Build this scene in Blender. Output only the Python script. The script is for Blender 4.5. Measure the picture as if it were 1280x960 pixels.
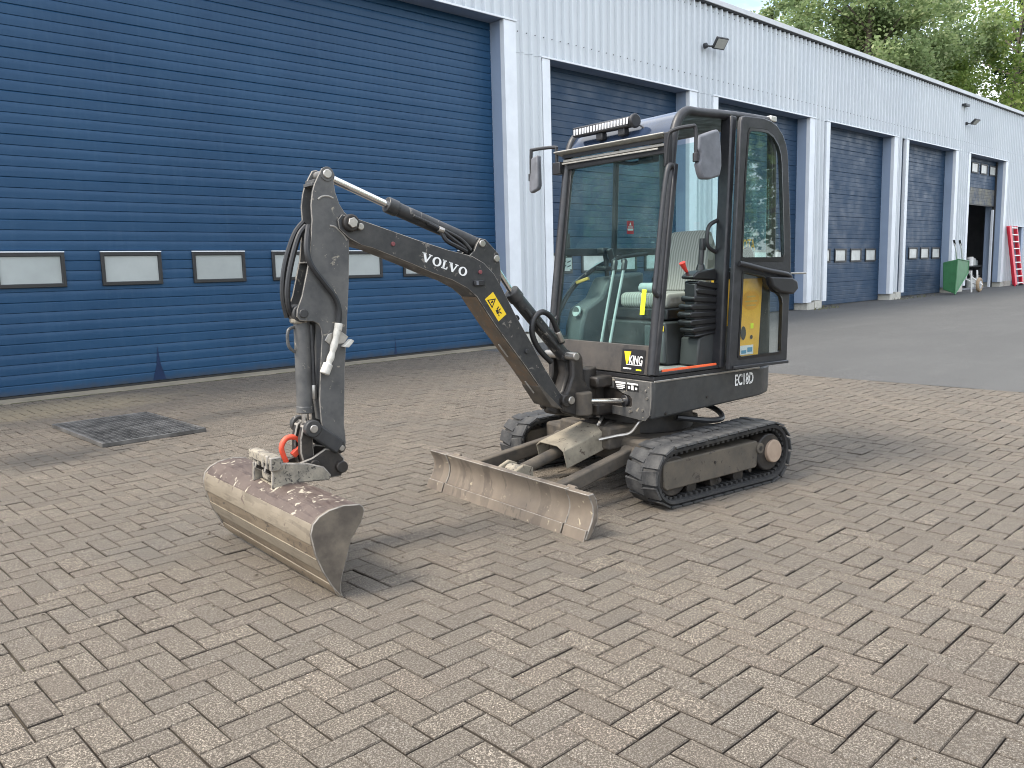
import bpy, bmesh, math, random
from mathutils import Vector, Matrix, Euler
for o in list(bpy.data.objects): bpy.data.objects.remove(o)
sc = bpy.context.scene
COL = sc.collection
R = math.radians
random.seed(7)

# ------------------------------------------------------------------ camera
cam_d = bpy.data.cameras.new('camera'); cam = bpy.data.objects.new('camera', cam_d); COL.objects.link(cam)
cam_d.sensor_width = 36; cam_d.lens = 1041.7/1280*36; cam_d.clip_start = .05; cam_d.clip_end = 3000
RT = Vector((0.72053860, -0.69294165, -0.02561228)); DN = Vector((-0.11258084, -0.08045838, -0.99037973)); FW = Vector((0.68421464, 0.71649028, -0.13598532))
cm = Matrix((RT, -DN, -FW)).transposed().to_4x4(); cm.translation = (0, 0, 1.37)
cam.matrix_world = cm
sc.camera = cam
def in_view(p, mrg=0):
    d = Vector(p)-Vector((0, 0, 1.37)); z = d.dot(FW)
    if z < .3: return None
    u = 640+1041.7*d.dot(RT)/z; v = 480+1041.7*d.dot(DN)/z
    return (u, v, z) if -mrg < u < 1280+mrg and -mrg < v < 960+mrg else None

# ------------------------------------------------------------------ sky, sun, exposure
SUN_AZ = math.atan2(-1.0, .42); SUN_EL = R(53)          # towards the sun: (sin az, cos az)
w = bpy.data.worlds.new('World'); sc.world = w; w.use_nodes = True
nt = w.node_tree; nt.nodes.clear()
def N(nt, t, **k):
    n = nt.nodes.new(t)
    for a, b in k.items(): setattr(n, a, b)
    return n
out = N(nt, 'ShaderNodeOutputWorld'); bg = N(nt, 'ShaderNodeBackground'); sky = N(nt, 'ShaderNodeTexSky')
sky.sky_type = 'NISHITA'; sky.sun_disc = False; sky.sun_elevation = SUN_EL; sky.sun_rotation = SUN_AZ; sky.air_density = 1.0; sky.dust_density = 1.5
bg.inputs[1].default_value = .15
tc = N(nt, 'ShaderNodeTexCoord'); mp = N(nt, 'ShaderNodeMapping'); mp.inputs['Scale'].default_value = (1, 1, 2.2)
nz = N(nt, 'ShaderNodeTexNoise'); nz.inputs['Scale'].default_value = 2.6; nz.inputs['Detail'].default_value = 8; nz.inputs['Roughness'].default_value = .58
rp = N(nt, 'ShaderNodeValToRGB'); rp.color_ramp.elements[0].position = .36; rp.color_ramp.elements[1].position = .58
mx = N(nt, 'ShaderNodeMix', data_type='RGBA')
mx.inputs['B'].default_value = (6.6, 6.8, 7.1, 1)
nt.links.new(tc.outputs['Generated'], mp.inputs[0]); nt.links.new(mp.outputs[0], nz.inputs['Vector']); nt.links.new(nz.outputs['Fac'], rp.inputs[0])
nt.links.new(rp.outputs[0], mx.inputs['Factor']); nt.links.new(sky.outputs[0], mx.inputs['A']); nt.links.new(mx.outputs['Result'], bg.inputs[0]); nt.links.new(bg.outputs[0], out.inputs[0])
sd = bpy.data.lights.new('sun', 'SUN'); sd.energy = 1.8; sd.angle = R(18); sd.color = (1, .91, .78)
so = bpy.data.objects.new('sun', sd); COL.objects.link(so)
dirv = Vector((math.sin(SUN_AZ)*math.cos(SUN_EL), math.cos(SUN_AZ)*math.cos(SUN_EL), math.sin(SUN_EL)))
so.rotation_euler = dirv.to_track_quat('Z', 'Y').to_euler(); so.location = (-20, 10, 30)
sc.view_settings.view_transform = 'Standard'; sc.view_settings.look = 'None'; sc.view_settings.exposure = 1.45; sc.view_settings.gamma = 1
sc.cycles.filter_width = 1.05

# ------------------------------------------------------------------ materials
MATS = {}
def L(nt, a, b): nt.links.new(a, b)
def base(name, rough=.6, metal=0, spec=.5):
    m = bpy.data.materials.new(name); m.use_nodes = True; nt = m.node_tree
    b = nt.nodes['Principled BSDF']; b.inputs['Roughness'].default_value = rough; b.inputs['Metallic'].default_value = metal
    b.inputs['Specular IOR Level'].default_value = spec
    MATS[name] = m
    return m, nt, b
def pos(nt, scale=(1, 1, 1), obj=False):
    if obj:
        t = N(nt, 'ShaderNodeTexCoord').outputs['Object']
    else:
        t = N(nt, 'ShaderNodeNewGeometry').outputs['Position']
    mp = N(nt, 'ShaderNodeMapping'); mp.inputs['Scale'].default_value = scale; L(nt, t, mp.inputs[0]); return mp.outputs[0]
def noise(nt, vec, scale, detail=4, rough=.55, dist=0):
    n = N(nt, 'ShaderNodeTexNoise'); n.inputs['Scale'].default_value = scale; n.inputs['Detail'].default_value = detail
    n.inputs['Roughness'].default_value = rough; n.inputs['Distortion'].default_value = dist; L(nt, vec, n.inputs['Vector']); return n.outputs['Fac']
def ramp(nt, fac, p0, p1, c0=(0, 0, 0, 1), c1=(1, 1, 1, 1), mode='LINEAR'):
    r = N(nt, 'ShaderNodeValToRGB'); r.color_ramp.interpolation = mode; e = r.color_ramp.elements
    e[0].position = p0; e[1].position = p1; e[0].color = c0; e[1].color = c1; L(nt, fac, r.inputs[0]); return r.outputs[0]
def mixc(nt, fac, a, b, mode='MIX'):
    m = N(nt, 'ShaderNodeMix', data_type='RGBA', blend_type=mode)
    for k, v in (('Factor', fac), ('A', a), ('B', b)):
        if isinstance(v, (int, float)): m.inputs[k].default_value = v
        elif isinstance(v, tuple): m.inputs[k].default_value = v if len(v) == 4 else v+(1,)
        else: L(nt, v, m.inputs[k])
    return m.outputs['Result']
def math_(nt, op, a, b=None):
    m = N(nt, 'ShaderNodeMath', operation=op)
    for i, v in enumerate((a, b)):
        if v is None: continue
        if isinstance(v, (int, float)): m.inputs[i].default_value = v
        else: L(nt, v, m.inputs[i])
    return m.outputs[0]
def bump(nt, b, h, strength=.3, dist=.005):
    n = N(nt, 'ShaderNodeBump'); n.inputs['Strength'].default_value = strength; n.inputs['Distance'].default_value = dist
    L(nt, h, n.inputs['Height']); L(nt, n.outputs[0], b.inputs['Normal'])

def painted(name, col, dirt, rough=.5, amount=(.52, .75), scale=6, metal=0, fine=40, chip=None, bumpy=.12, obj=True, streak=None):
    """paint with soft dust, fine grime and optional chips"""
    m, nt, b = base(name, rough, metal)
    p = pos(nt, obj=obj)
    d = ramp(nt, noise(nt, p, scale, 6, .65), amount[0], amount[1])
    f = ramp(nt, noise(nt, p, fine, 4, .6), .35, .75)
    c = mixc(nt, math_(nt, 'MULTIPLY', d, .75), col, dirt)
    c = mixc(nt, math_(nt, 'MULTIPLY', f, .24), c, dirt)
    if streak:
        sn = noise(nt, pos(nt, streak, obj), 1.0, 5, .65); c = mixc(nt, math_(nt, 'MULTIPLY', ramp(nt, sn, .5, .68), .38), c, tuple(x*.45 for x in col)); c = mixc(nt, math_(nt, 'MULTIPLY', ramp(nt, sn, .45, .3), .32), c, tuple(min(1, x*1.35) for x in dirt))
    if chip:
        ch = ramp(nt, noise(nt, p, scale*3.1, 8, .7, .6), chip[1], chip[1]+.03)
        c = mixc(nt, ch, c, chip[0])
    L(nt, c, b.inputs['Base Color'])
    r = ramp(nt, noise(nt, p, scale*2, 5), .3, .7, (rough-.12,)*3+(1,), (min(1, rough+.2),)*3+(1,)); L(nt, r, b.inputs['Roughness'])
    bump(nt, b, noise(nt, p, fine*2, 3), bumpy, .002)
    return m
def plain(name, col, rough=.6, metal=0, var=.15, scale=8, obj=True):
    m, nt, b = base(name, rough, metal); p = pos(nt, obj=obj)
    f = noise(nt, p, scale, 5, .6)
    c = mixc(nt, ramp(nt, f, .3, .7), tuple(x*(1-var) for x in col), tuple(min(1, x*(1+var)) for x in col)); L(nt, c, b.inputs['Base Color'])
    return m
painted('dark_paint', (0.0232, 0.0240, 0.0256), (0.0880, 0.0832, 0.0752), .45, (.5, .85), 5, fine=34, chip=((.17, .155, .135, 1), .61))
painted('body_paint', (0.0328, 0.0344, 0.0353), (0.0984, 0.0943, 0.0820), .42, (.58, .9), 4, fine=30, chip=((.2, .185, .165, 1), .655))
painted('arm_paint', (0.0541, 0.0549, 0.0558), (0.1558, 0.1501, 0.1394), .5, (.4, .8), 6, fine=26, chip=((.28, .25, .2, 1), .61))
painted('cab_paint', (0.0192, 0.0200, 0.0232), (0.0680, 0.0672, 0.0688), .4, (.55, .9), 5, fine=30)
painted('dusty_front', (0.0304, 0.0288, 0.0280), (0.1000, 0.0864, 0.0736), .6, (.35, .75), 5, fine=26)
painted('greasy', (0.0128, 0.0112, 0.0104), (0.0720, 0.0576, 0.0440), .5, (.5, .75), 9, fine=30)
painted('under_mud', (0.0368, 0.0328, 0.0288), (0.1360, 0.1120, 0.0840), .85, (.35, .7), 9, fine=24, bumpy=.4)
painted('rusty_under', (0.0892, 0.0723, 0.0544), (0.1700, 0.1062, 0.0595), .8, (.42, .68), 14, fine=20, chip=((.3, .27, .22, 1), .64), bumpy=.3)
painted('blade_steel', (0.0774, 0.0616, 0.0502), (0.1716, 0.1408, 0.1074), .65, (.36, .66), 5, fine=22, chip=((.36, .31, .22, 1), .63), bumpy=.35, streak=(3, 7, 1.2))
painted('bucket_brown', (0.0527, 0.0357, 0.0306), (0.1020, 0.0765, 0.0629), .55, (.4, .75), 6, fine=30, chip=((.36, .32, .25, 1), .585), bumpy=.2, streak=(30, 2.5, 30))
painted('bucket_beige', (0.1232, 0.1021, 0.0757), (0.2200, 0.1866, 0.1390), .5, (.35, .7), 7, fine=26, chip=((.10, .075, .06, 1), .60), bumpy=.25, streak=(34, 2.2, 34))
painted('bucket_worn', (0.1320, 0.1012, 0.0704), (0.2464, 0.1980, 0.1408), .42, (.35, .7), 7, metal=.3, fine=26, chip=((.07, .06, .055, 1), .59), bumpy=.25, streak=(34, 2.2, 34))
painted('bucket_side', (0.0748, 0.0616, 0.0493), (0.2112, 0.1760, 0.1320), .65, (.42, .72), 7, fine=26, chip=((.33, .22, .11, 1), .68), bumpy=.25)
painted('coupler_mud', (0.1170, 0.1080, 0.0900), (0.3780, 0.3330, 0.2610), .8, (.38, .66), 14, fine=40, chip=((.05, .045, .04, 1), .56), bumpy=.5)
painted('guard_mud', (0.1615, 0.1403, 0.1062), (0.3570, 0.3145, 0.2380), .8, (.35, .7), 9, fine=30, chip=((.08, .06, .045, 1), .58), bumpy=.4)
painted('track_rubber', (0.0144, 0.0144, 0.0152), (0.0880, 0.0824, 0.0736), .75, (.5, .8), 7, fine=40, bumpy=.25)
painted('lug_rubber', (0.0187, 0.0195, 0.0213), (0.1190, 0.1156, 0.1088), .7, (.45, .75), 10, fine=50, bumpy=.3)
painted('track_plate', (0.0638, 0.0553, 0.0442), (0.1360, 0.1122, 0.0833), .75, (.38, .68), 7, fine=24, chip=((.045, .036, .03, 1), .6), bumpy=.3)
painted('hub_mud', (0.2805, 0.2040, 0.1487), (0.3825, 0.2975, 0.2210), .8, (.4, .7), 10, fine=30)
painted('yellow_paint', (.86, .46, .03), (.6, .32, .04), .5, (.5, .8), 6, fine=26)
painted('floor_mud', (.09, .09, .085), (.36, .35, .33), .8, (.4, .6), 9, fine=26)
plain('console', (.035, .038, .038), .55); plain('console_grey', (.075, .085, .085), .6)
plain('black_rubber', (.012, .012, .013), .35, 0, .2, 20); plain('hose', (.014, .014, .015), .45, 0, .25, 20)
plain('black_plastic', (.018, .018, .02), .45); plain('grey_plastic', (.13, .135, .15), .55, 0, .22, 14)
plain('chrome', (.75, .74, .72), .16, 1.0, .06); plain('dull_steel', (.4, .38, .35), .35, .85, .2, 20); plain('alu', (.6, .58, .54), .4, .6, .12)
plain('orange', (.85, .13, .04), .5, 0, .1); plain('red_knob', (.65, .05, .035), .4, 0, .1); plain('red_coupler', (.72, .085, .04), .5, 0, .25, 25)
plain('white_tape', (.52, .5, .45), .6, 0, .15, 40); plain('white_paint', (.78, .77, .74), .55, 0, .06, 30); plain('print_white', (.75, .75, .73), .6, 0, .06, 60)
plain('print_black', (.012, .012, .013), .5); plain('print_yellow', (.8, .55, .02), .5, 0, .05); plain('print_red', (.5, .01, .02), .5, 0, .1); plain('lime', (.75, .85, .02), .5, 0, .05)
plain('print_gold', (.55, .36, .08), .5); plain('print_blue', (.1, .3, .45), .5); plain('orange_print', (.72, .34, .02), .5)
plain('roof_sky_tint', (.022, .034, .062), .12, 0, .2, 5); plain('lens', (.8, .81, .83), .2, .4, .2, 60)  # roof front: blue of the reflected sky put into its colour
plain('visor_alu', (.30, .29, .265), .5, .2, .2, 20); plain('plug_red', (.2, .055, .06), .5); plain('weld', (.3, .28, .25), .5, .3, .2, 30); plain('knob_light', (.36, .4, .385), .5); plain('rung', (.75, .75, .74), .4, .2, .08)
def seat_mat():
    m, nt, b = base('seat_cloth', .95, 0, .2); p = pos(nt, obj=True)
    wv = N(nt, 'ShaderNodeTexWave'); wv.bands_direction = 'Y'; wv.inputs['Scale'].default_value = 14; wv.inputs['Distortion'].default_value = 1.2; L(nt, p, wv.inputs['Vector'])
    c = mixc(nt, ramp(nt, wv.outputs['Fac'], .35, .65), (.25, .24, .215), (.42, .40, .365)); c = mixc(nt, math_(nt, 'MULTIPLY', noise(nt, p, 90, 2), .5), c, (.26, .25, .23)); L(nt, c, b.inputs['Base Color'])
seat_mat()
def glass_mat(name, tint, dust=.05, refl=.05, dustcol=(.5, .55, .53, 1)):
    m = bpy.data.materials.new(name); m.use_nodes = True; nt = m.node_tree; nt.nodes.clear(); MATS[name] = m
    o = N(nt, 'ShaderNodeOutputMaterial'); t = N(nt, 'ShaderNodeBsdfTransparent'); t.inputs[0].default_value = tint+(1,)
    g = N(nt, 'ShaderNodeBsdfGlossy'); g.inputs['Roughness'].default_value = .015; g.inputs[0].default_value = (.9, 1, .97, 1)
    lw = N(nt, 'ShaderNodeLayerWeight'); lw.inputs['Blend'].default_value = .5
    fr = math_(nt, 'ADD', math_(nt, 'MULTIPLY', math_(nt, 'POWER', lw.outputs['Facing'], 4.0), .6), refl)
    a = N(nt, 'ShaderNodeMixShader'); L(nt, fr, a.inputs[0]); L(nt, t.outputs[0], a.inputs[1]); L(nt, g.outputs[0], a.inputs[2])
    d = N(nt, 'ShaderNodeBsdfDiffuse'); d.inputs[0].default_value = dustcol
    p = pos(nt, obj=True)
    du = math_(nt, 'ADD', math_(nt, 'MULTIPLY', ramp(nt, noise(nt, p, 3, 5, .7), .35, .8), dust), math_(nt, 'MULTIPLY', ramp(nt, noise(nt, p, 38, 3, .6), .70, .76), dust*6))
    b = N(nt, 'ShaderNodeMixShader'); L(nt, du, b.inputs[0]); L(nt, a.outputs[0], b.inputs[1]); L(nt, d.outputs[0], b.inputs[2]); L(nt, b.outputs[0], o.inputs[0])
glass_mat('cab_glass', (.83, .945, .935), .03, .05); glass_mat('front_glass', (.86, .95, .94), .035, .018); glass_mat('door_glass', (.945, .975, .965), .02, .06)
# building
def door_paint():
    m, nt, b = base('door_blue', .48, 0, .3); p = pos(nt)
    c = mixc(nt, ramp(nt, noise(nt, p, .7, 5, .6), .3, .7), (.0108, .048, .108), (.016, .062, .132))
    streak = pos(nt, (6, 6, .5)); c = mixc(nt, math_(nt, 'MULTIPLY', ramp(nt, noise(nt, streak, 2.5, 5, .6), .5, .8), .35), c, (.036, .085, .15))
    sp = ramp(nt, noise(nt, pos(nt, (9, 9, 4)), 3, 3, .5), .75, .78); c = mixc(nt, math_(nt, 'MULTIPLY', sp, .5), c, (.2, .25, .3))
    sx = N(nt, 'ShaderNodeSeparateXYZ'); L(nt, p, sx.inputs[0])
    low = ramp(nt, math_(nt, 'ADD', sx.outputs[2], math_(nt, 'MULTIPLY', noise(nt, p, 6, 5, .7), .16)), .1, .2, (1, 1, 1, 1), (0, 0, 0, 1))
    c = mixc(nt, math_(nt, 'MULTIPLY', low, .7), c, (.05, .05, .05)); L(nt, c, b.inputs['Base Color'])
    bump(nt, b, math_(nt, 'ADD', math_(nt, 'MULTIPLY', noise(nt, p, 160, 2), .06), math_(nt, 'MULTIPLY', noise(nt, pos(nt, (1, 1, 3)), 1.6, 3, .5), 1.0)), .35, .02)
door_paint()
painted('door_slab', (0.0071, 0.0319, 0.0722), (0.0126, 0.0445, 0.0941), .5, (.35, .75), 1.2, fine=14, obj=False)
painted('door_dirty', (.16, .15, .11), (.05, .07, .11), .6, (.4, .6), 2, fine=9, obj=False)
plain('door_patch', (.005, .020, .065), .35, 0, .1)
def cladding():
    m, nt, b = base('cladding', .45, 0, .4); p = pos(nt)
    c = mixc(nt, ramp(nt, noise(nt, p, .35, 4, .5), .3, .7), (.565, .595, .615), (.635, .665, .68))
    sxx = N(nt, 'ShaderNodeSeparateXYZ'); L(nt, p, sxx.inputs[0]); wn = N(nt, 'ShaderNodeTexWhiteNoise', noise_dimensions='1D'); L(nt, math_(nt, 'FLOOR', math_(nt, 'DIVIDE', sxx.outputs[0], 1.0925)), wn.inputs['W']); c = mixc(nt, math_(nt, 'MULTIPLY', wn.outputs['Value'], .16), c, (.47, .53, .59))
    st = ramp(nt, noise(nt, pos(nt, (7, 7, .35)), 2.2, 5, .6), .48, .8); c = mixc(nt, math_(nt, 'MULTIPLY', st, .3), c, (.47, .5, .515)); L(nt, c, b.inputs['Base Color'])
cladding()
plain('jamb', (.26, .325, .43), .5, 0, .08, 1, obj=False); plain('trim_light', (.70, .73, .76), .45, 0, .06, 3, obj=False); plain('soffit', (.2, .25, .34), .6, 0, .1, 2, obj=False)
plain('roof_trim', (.56, .57, .58), .6, 0, .1, 2, obj=False); plain('dark_gap', (.02, .022, .025), .8); plain('roofing', (.2, .2, .2), .9, 0, .2, 2)
painted('plinth', (.55, .53, .47), (.28, .27, .23), .85, (.5, .8), 5, fine=20, obj=False)
painted('inner_wall', (.26, .265, .28), (.2, .2, .21), .9, (.4, .7), 2, fine=9, obj=False)
plain('pane', (.35, .375, .365), .14, 0, .14, 1.1, obj=False); plain('gasket', (.022, .022, .022), .5); plain('pane_pale', (.52, .53, .5), .3, 0, .2, 3, obj=False)
plain('lamp_body', (.03, .032, .035), .5); plain('lamp_glass', (.4, .4, .37), .15, 0, .1)
# ground
def paver_mat():
    m, nt, b = base('paver', .9, 0, .25); p = pos(nt)
    at = N(nt, 'ShaderNodeAttribute', attribute_name='tone'); sep = N(nt, 'ShaderNodeSeparateColor'); L(nt, at.outputs['Color'], sep.inputs[0])
    big = noise(nt, p, .42, 5, .6, .4)
    warm = ramp(nt, math_(nt, 'ADD', big, math_(nt, 'MULTIPLY', math_(nt, 'SUBTRACT', sep.outputs[0], .5), .22)), .40, .60)
    c = mixc(nt, warm, (.325, .298, .258), (.515, .445, .355))
    c = mixc(nt, math_(nt, 'MULTIPLY', sep.outputs[2], .5), c, (.40, .28, .22))
    br = N(nt, 'ShaderNodeMapRange'); L(nt, sep.outputs[1], br.inputs[0]); br.inputs[3].default_value = .80; br.inputs[4].default_value = 1.18
    vm = N(nt, 'ShaderNodeVectorMath', operation='SCALE'); L(nt, c, vm.inputs[0]); L(nt, br.outputs[0], vm.inputs['Scale']); c = vm.outputs[0]
    sp = noise(nt, p, 150, 2, .7); sp2 = noise(nt, p, 330, 2, .7); sp3 = noise(nt, p, 62, 3, .75)
    c = mixc(nt, math_(nt, 'MULTIPLY', ramp(nt, sp3, .50, .60), .55), c, (.62, .545, .43)); c = mixc(nt, math_(nt, 'MULTIPLY', ramp(nt, sp3, .47, .37), .5), c, (.14, .12, .098))
    c = mixc(nt, ramp(nt, sp, .535, .60), c, (.78, .70, .58)); c = mixc(nt, ramp(nt, sp, .465, .40), c, (.085, .072, .058)); c = mixc(nt, math_(nt, 'MULTIPLY', ramp(nt, sp2, .57, .66), .7), c, (.80, .72, .6)); c = mixc(nt, math_(nt, 'MULTIPLY', ramp(nt, sp2, .43, .34), .7), c, (.06, .050, .04))
    # oily dirt with shapes of its own beside the grate and in patches
    def blot(x, y, sx_, sy_, s):
        mpn = N(nt, 'ShaderNodeMapping'); mpn.vector_type = 'TEXTURE'; mpn.inputs['Location'].default_value = (x, y, 0); mpn.inputs['Scale'].default_value = (sx_, sy_, 1); L(nt, p, mpn.inputs[0])
        ln = N(nt, 'ShaderNodeVectorMath', operation='LENGTH'); L(nt, mpn.outputs[0], ln.inputs[0])
        f = math_(nt, 'ADD', ln.outputs['Value'], math_(nt, 'MULTIPLY', math_(nt, 'SUBTRACT', noise(nt, p, 5, 5, .65), .5), 1.3))
        return math_(nt, 'MULTIPLY', ramp(nt, f, .35, 1.0, (1, 1, 1, 1), (0, 0, 0, 1)), s)
    for a in ((1.75, 7.15, .75, .42, .75), (3.75, 7.95, 1.2, .33, .55), (2.5, 7.5, 1.3, .8, .3)):
        c = mixc(nt, blot(*a), c, (.045, .043, .04))
    yl = blot(2.6, 9.9, 1.6, .8, .45); c = mixc(nt, yl, c, (.33, .27, .17))  # yellowish patch before the big door
    pt = ramp(nt, noise(nt, p, .75, 7, .7, .9), .53, .72); c = mixc(nt, math_(nt, 'MULTIPLY', pt, .5), c, (.085, .08, .072))
    c = mixc(nt, math_(nt, 'MULTIPLY', math_(nt, 'SUBTRACT', 1.0, at.outputs['Alpha']), .88), c, (.045, .037, .03))      # sand and dirt packed on the arrises
    L(nt, c, b.inputs['Base Color']); bump(nt, b, math_(nt, 'ADD', sp, math_(nt, 'MULTIPLY', noise(nt, p, 45, 4), .8)), .55, .004)
paver_mat()
def joint_mat():
    m, nt, b = base('joint_sand', .95, 0, .1); p = pos(nt)
    c = mixc(nt, ramp(nt, noise(nt, p, 3, 5), .35, .7), (.045, .037, .03), (.10, .083, .062)); c = mixc(nt, math_(nt, 'MULTIPLY', ramp(nt, noise(nt, p, 1.7, 6), .6, .75), .5), c, (.06, .075, .03)); L(nt, c, b.inputs['Base Color'])
joint_mat()
def asphalt():
    m, nt, b = base('asphalt', .9, 0, .3); p = pos(nt)
    c = mixc(nt, ramp(nt, noise(nt, p, .3, 6, .65), .3, .7), (.108, .107, .105), (.165, .163, .158))
    c = mixc(nt, ramp(nt, noise(nt, pos(nt, (.25, 1.4, 1)), 1.2, 6, .7), .5, .75), c, (.19, .188, .182))
    s = noise(nt, p, 120, 2, .7); c = mixc(nt, ramp(nt, s, .55, .7), c, (.3, .295, .28)); c = mixc(nt, ramp(nt, s, .45, .32), c, (.06, .06, .058)); L(nt, c, b.inputs['Base Color'])
    bump(nt, b, math_(nt, 'ADD', s, noise(nt, p, 8, 5)), .5, .006)
asphalt()
painted('concrete_strip', (.26, .225, .165), (.12, .105, .075), .9, (.45, .7), 2.2, fine=24, obj=False, chip=((.07, .08, .035, 1), .64))
painted('earth', (.12, .10, .07), (.08, .1, .04), .95, (.4, .6), .3, fine=4, obj=False)
painted('moss', (.045, .055, .018), (.09, .08, .04), .95, (.4, .6), 9, fine=30, obj=False)
plain('grate_steel', (.15, .145, .138), .42, .5, .6, 5); plain('wall_green', (.06, .2, .085), .45, 0, .15, 6); plain('ladder_red', (.62, .02, .045), .4, 0, .12, 8)
plain('tyre_tan', (.34, .25, .16), .8, 0, .2, 20); plain('tube_grey', (.42, .43, .44), .4, .5); plain('weed', (.13, .13, .06), .8, 0, .3, 30)

# ------------------------------------------------------------------ mesh helpers
class G:
    def __init__(s): s.v = []; s.f = []
    def add(s, vs, fs):
        n = len(s.v); s.v += [tuple(x) for x in vs]; s.f += [tuple(i+n for i in f) for f in fs]; return s
    def box(s, x0, x1, y0, y1, z0, z1, mat=None):
        vs = [Vector((x, y, z)) for z in (z0, z1) for y in (y0, y1) for x in (x0, x1)]
        if mat is not None: vs = [mat @ v for v in vs]
        return s.add(vs, [(0, 2, 3, 1), (4, 5, 7, 6), (0, 1, 5, 4), (2, 6, 7, 3), (0, 4, 6, 2), (1, 3, 7, 5)])
    def obox(s, p0, p1, wy, wz, upv=(0, 0, 1)):
        """box beam from p0 to p1"""
        p0 = Vector(p0); p1 = Vector(p1); d = (p1-p0).normalized(); a = d.cross(Vector(upv))
        if a.length < 1e-4: a = d.cross(Vector((0, 1, 0)))
        a.normalize(); b = a.cross(d)
        vs = [p+a*sa*wy/2+b*sb*wz/2 for p in (p0, p1) for sa, sb in ((-1, -1), (1, -1), (1, 1), (-1, 1))]
        return s.add(vs, [(3, 2, 1, 0), (4, 5, 6, 7), (0, 1, 5, 4), (1, 2, 6, 5), (2, 3, 7, 6), (3, 0, 4, 7)])
    def prism(s, prof, a0, a1, axis='y', f=None):
        """2-D outline extruded along an axis: y -> (x,z), x -> (y,z), z -> (x,y)"""
        n = len(prof)
        def mk(p, a): return {'y': (p[0], a, p[1]), 'x': (a, p[0], p[1]), 'z': (p[0], p[1], a)}[axis]
        vs = [mk(p, a0) for p in prof]+[mk(p, a1) for p in prof]
        if f: vs = [f(Vector(v)) for v in vs]
        return s.add(vs, [tuple(range(n))[::-1], tuple(range(n, 2*n))]+[(i, (i+1) % n, (i+1) % n+n, i+n) for i in range(n)])
    def cyl(s, p0, p1, r, n=16, r1=None, caps=True):
        p0 = Vector(p0); p1 = Vector(p1); d = (p1-p0).normalized(); a = d.orthogonal().normalized(); b = d.cross(a); r1 = r if r1 is None else r1
        vs = [p0+(a*math.cos(t)+b*math.sin(t))*r for t in [2*math.pi*i/n for i in range(n)]]+[p1+(a*math.cos(t)+b*math.sin(t))*r1 for t in [2*math.pi*i/n for i in range(n)]]
        fs = [(i, (i+1) % n, (i+1) % n+n, i+n) for i in range(n)]
        if caps: fs += [tuple(range(n))[::-1], tuple(range(n, 2*n))]
        return s.add(vs, fs)
    def tube(s, pts, r, n=10, sub=6, closed=False):
        P = spline(pts, sub) if sub > 1 else [Vector(p) for p in pts]
        m = len(P); rings = []; a = None
        for i, p in enumerate(P):
            d = (P[min(i+1, m-1)]-P[max(i-1, 0)]).normalized()
            if a is None: a = d.orthogonal().normalized()
            a = (a-d*a.dot(d)).normalized(); b = d.cross(a)
            rr = r(i/(m-1)) if callable(r) else r
            rings.append([p+(a*math.cos(t)+b*math.sin(t))*rr for t in [2*math.pi*k/n for k in range(n)]])
        vs = [v for q in rings for v in q]; fs = [(i*n+k, i*n+(k+1) % n, (i+1)*n+(k+1) % n, (i+1)*n+k) for i in range(m-1) for k in range(n)]
        fs += [tuple(range(n))[::-1], tuple(range((m-1)*n, m*n))]
        return s.add(vs, fs)
    def build(s, name, mat, parent=None, bevel=0, smooth=40, seg=2, label=None):
        me = bpy.data.meshes.new(name); me.from_pydata(s.v, [], s.f); me.update()
        bm = bmesh.new(); bm.from_mesh(me); bmesh.ops.recalc_face_normals(bm, faces=bm.faces); bm.to_mesh(me); bm.free()
        return mkobj(name, me, mat, parent, bevel, smooth, seg, label)
def spline(pts, sub):
    P = [Vector(p) for p in pts]; out = []
    for i in range(len(P)-1):
        p0, p1, p2, p3 = P[max(i-1, 0)], P[i], P[i+1], P[min(i+2, len(P)-1)]
        for k in range(sub):
            t = k/sub; out.append(.5*((2*p1)+(-p0+p2)*t+(2*p0-5*p1+4*p2-p3)*t*t+(-p0+3*p1-3*p2+p3)*t**3))
    return out+[P[-1]]
def mkobj(name, me, mat, parent=None, bevel=0, smooth=40, seg=2, label=None):
    o = bpy.data.objects.new(name, me); COL.objects.link(o)
    if mat: me.materials.append(MATS[mat])
    if smooth:
        for p in me.polygons: p.use_smooth = True
        me.set_sharp_from_angle(angle=R(smooth))
    if bevel:
        m = o.modifiers.new('bevel', 'BEVEL'); m.width = bevel; m.segments = seg; m.limit_method = 'ANGLE'; m.angle_limit = R(35); m.harden_normals = False
        if name in WORN: me.materials.append(MATS['worn_edge']); m.material = 1
    if parent: o.parent = parent
    if label: o['label'] = label
    return o
painted('worn_edge', (0.0540, 0.0513, 0.0468), (0.3060, 0.2790, 0.2430), .5, (.36, .52), 16, fine=60)
WORN = {'boom_side_plate', 'arm_side_plate', 'knee_bracket', 'end_plate', 'coupler_plate', 'bucket_ear', 'end_extension', 'dozer_blade', 'front_plate', 'cutting_edge', 'beam_tooth', 'bucket_link', 'cutting_lip'}
def empty(name, loc=(0, 0, 0), rz=0):
    o = bpy.data.objects.new(name, None); COL.objects.link(o); o.location = loc; o.rotation_euler = (0, 0, rz); o.empty_display_size = .2; return o
def tag(o, label, cat, group=None):
    o['label'] = label; o['category'] = cat
    if group: o['group'] = group
    return o
def structure(o): o['kind'] = 'structure'; return o
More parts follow.
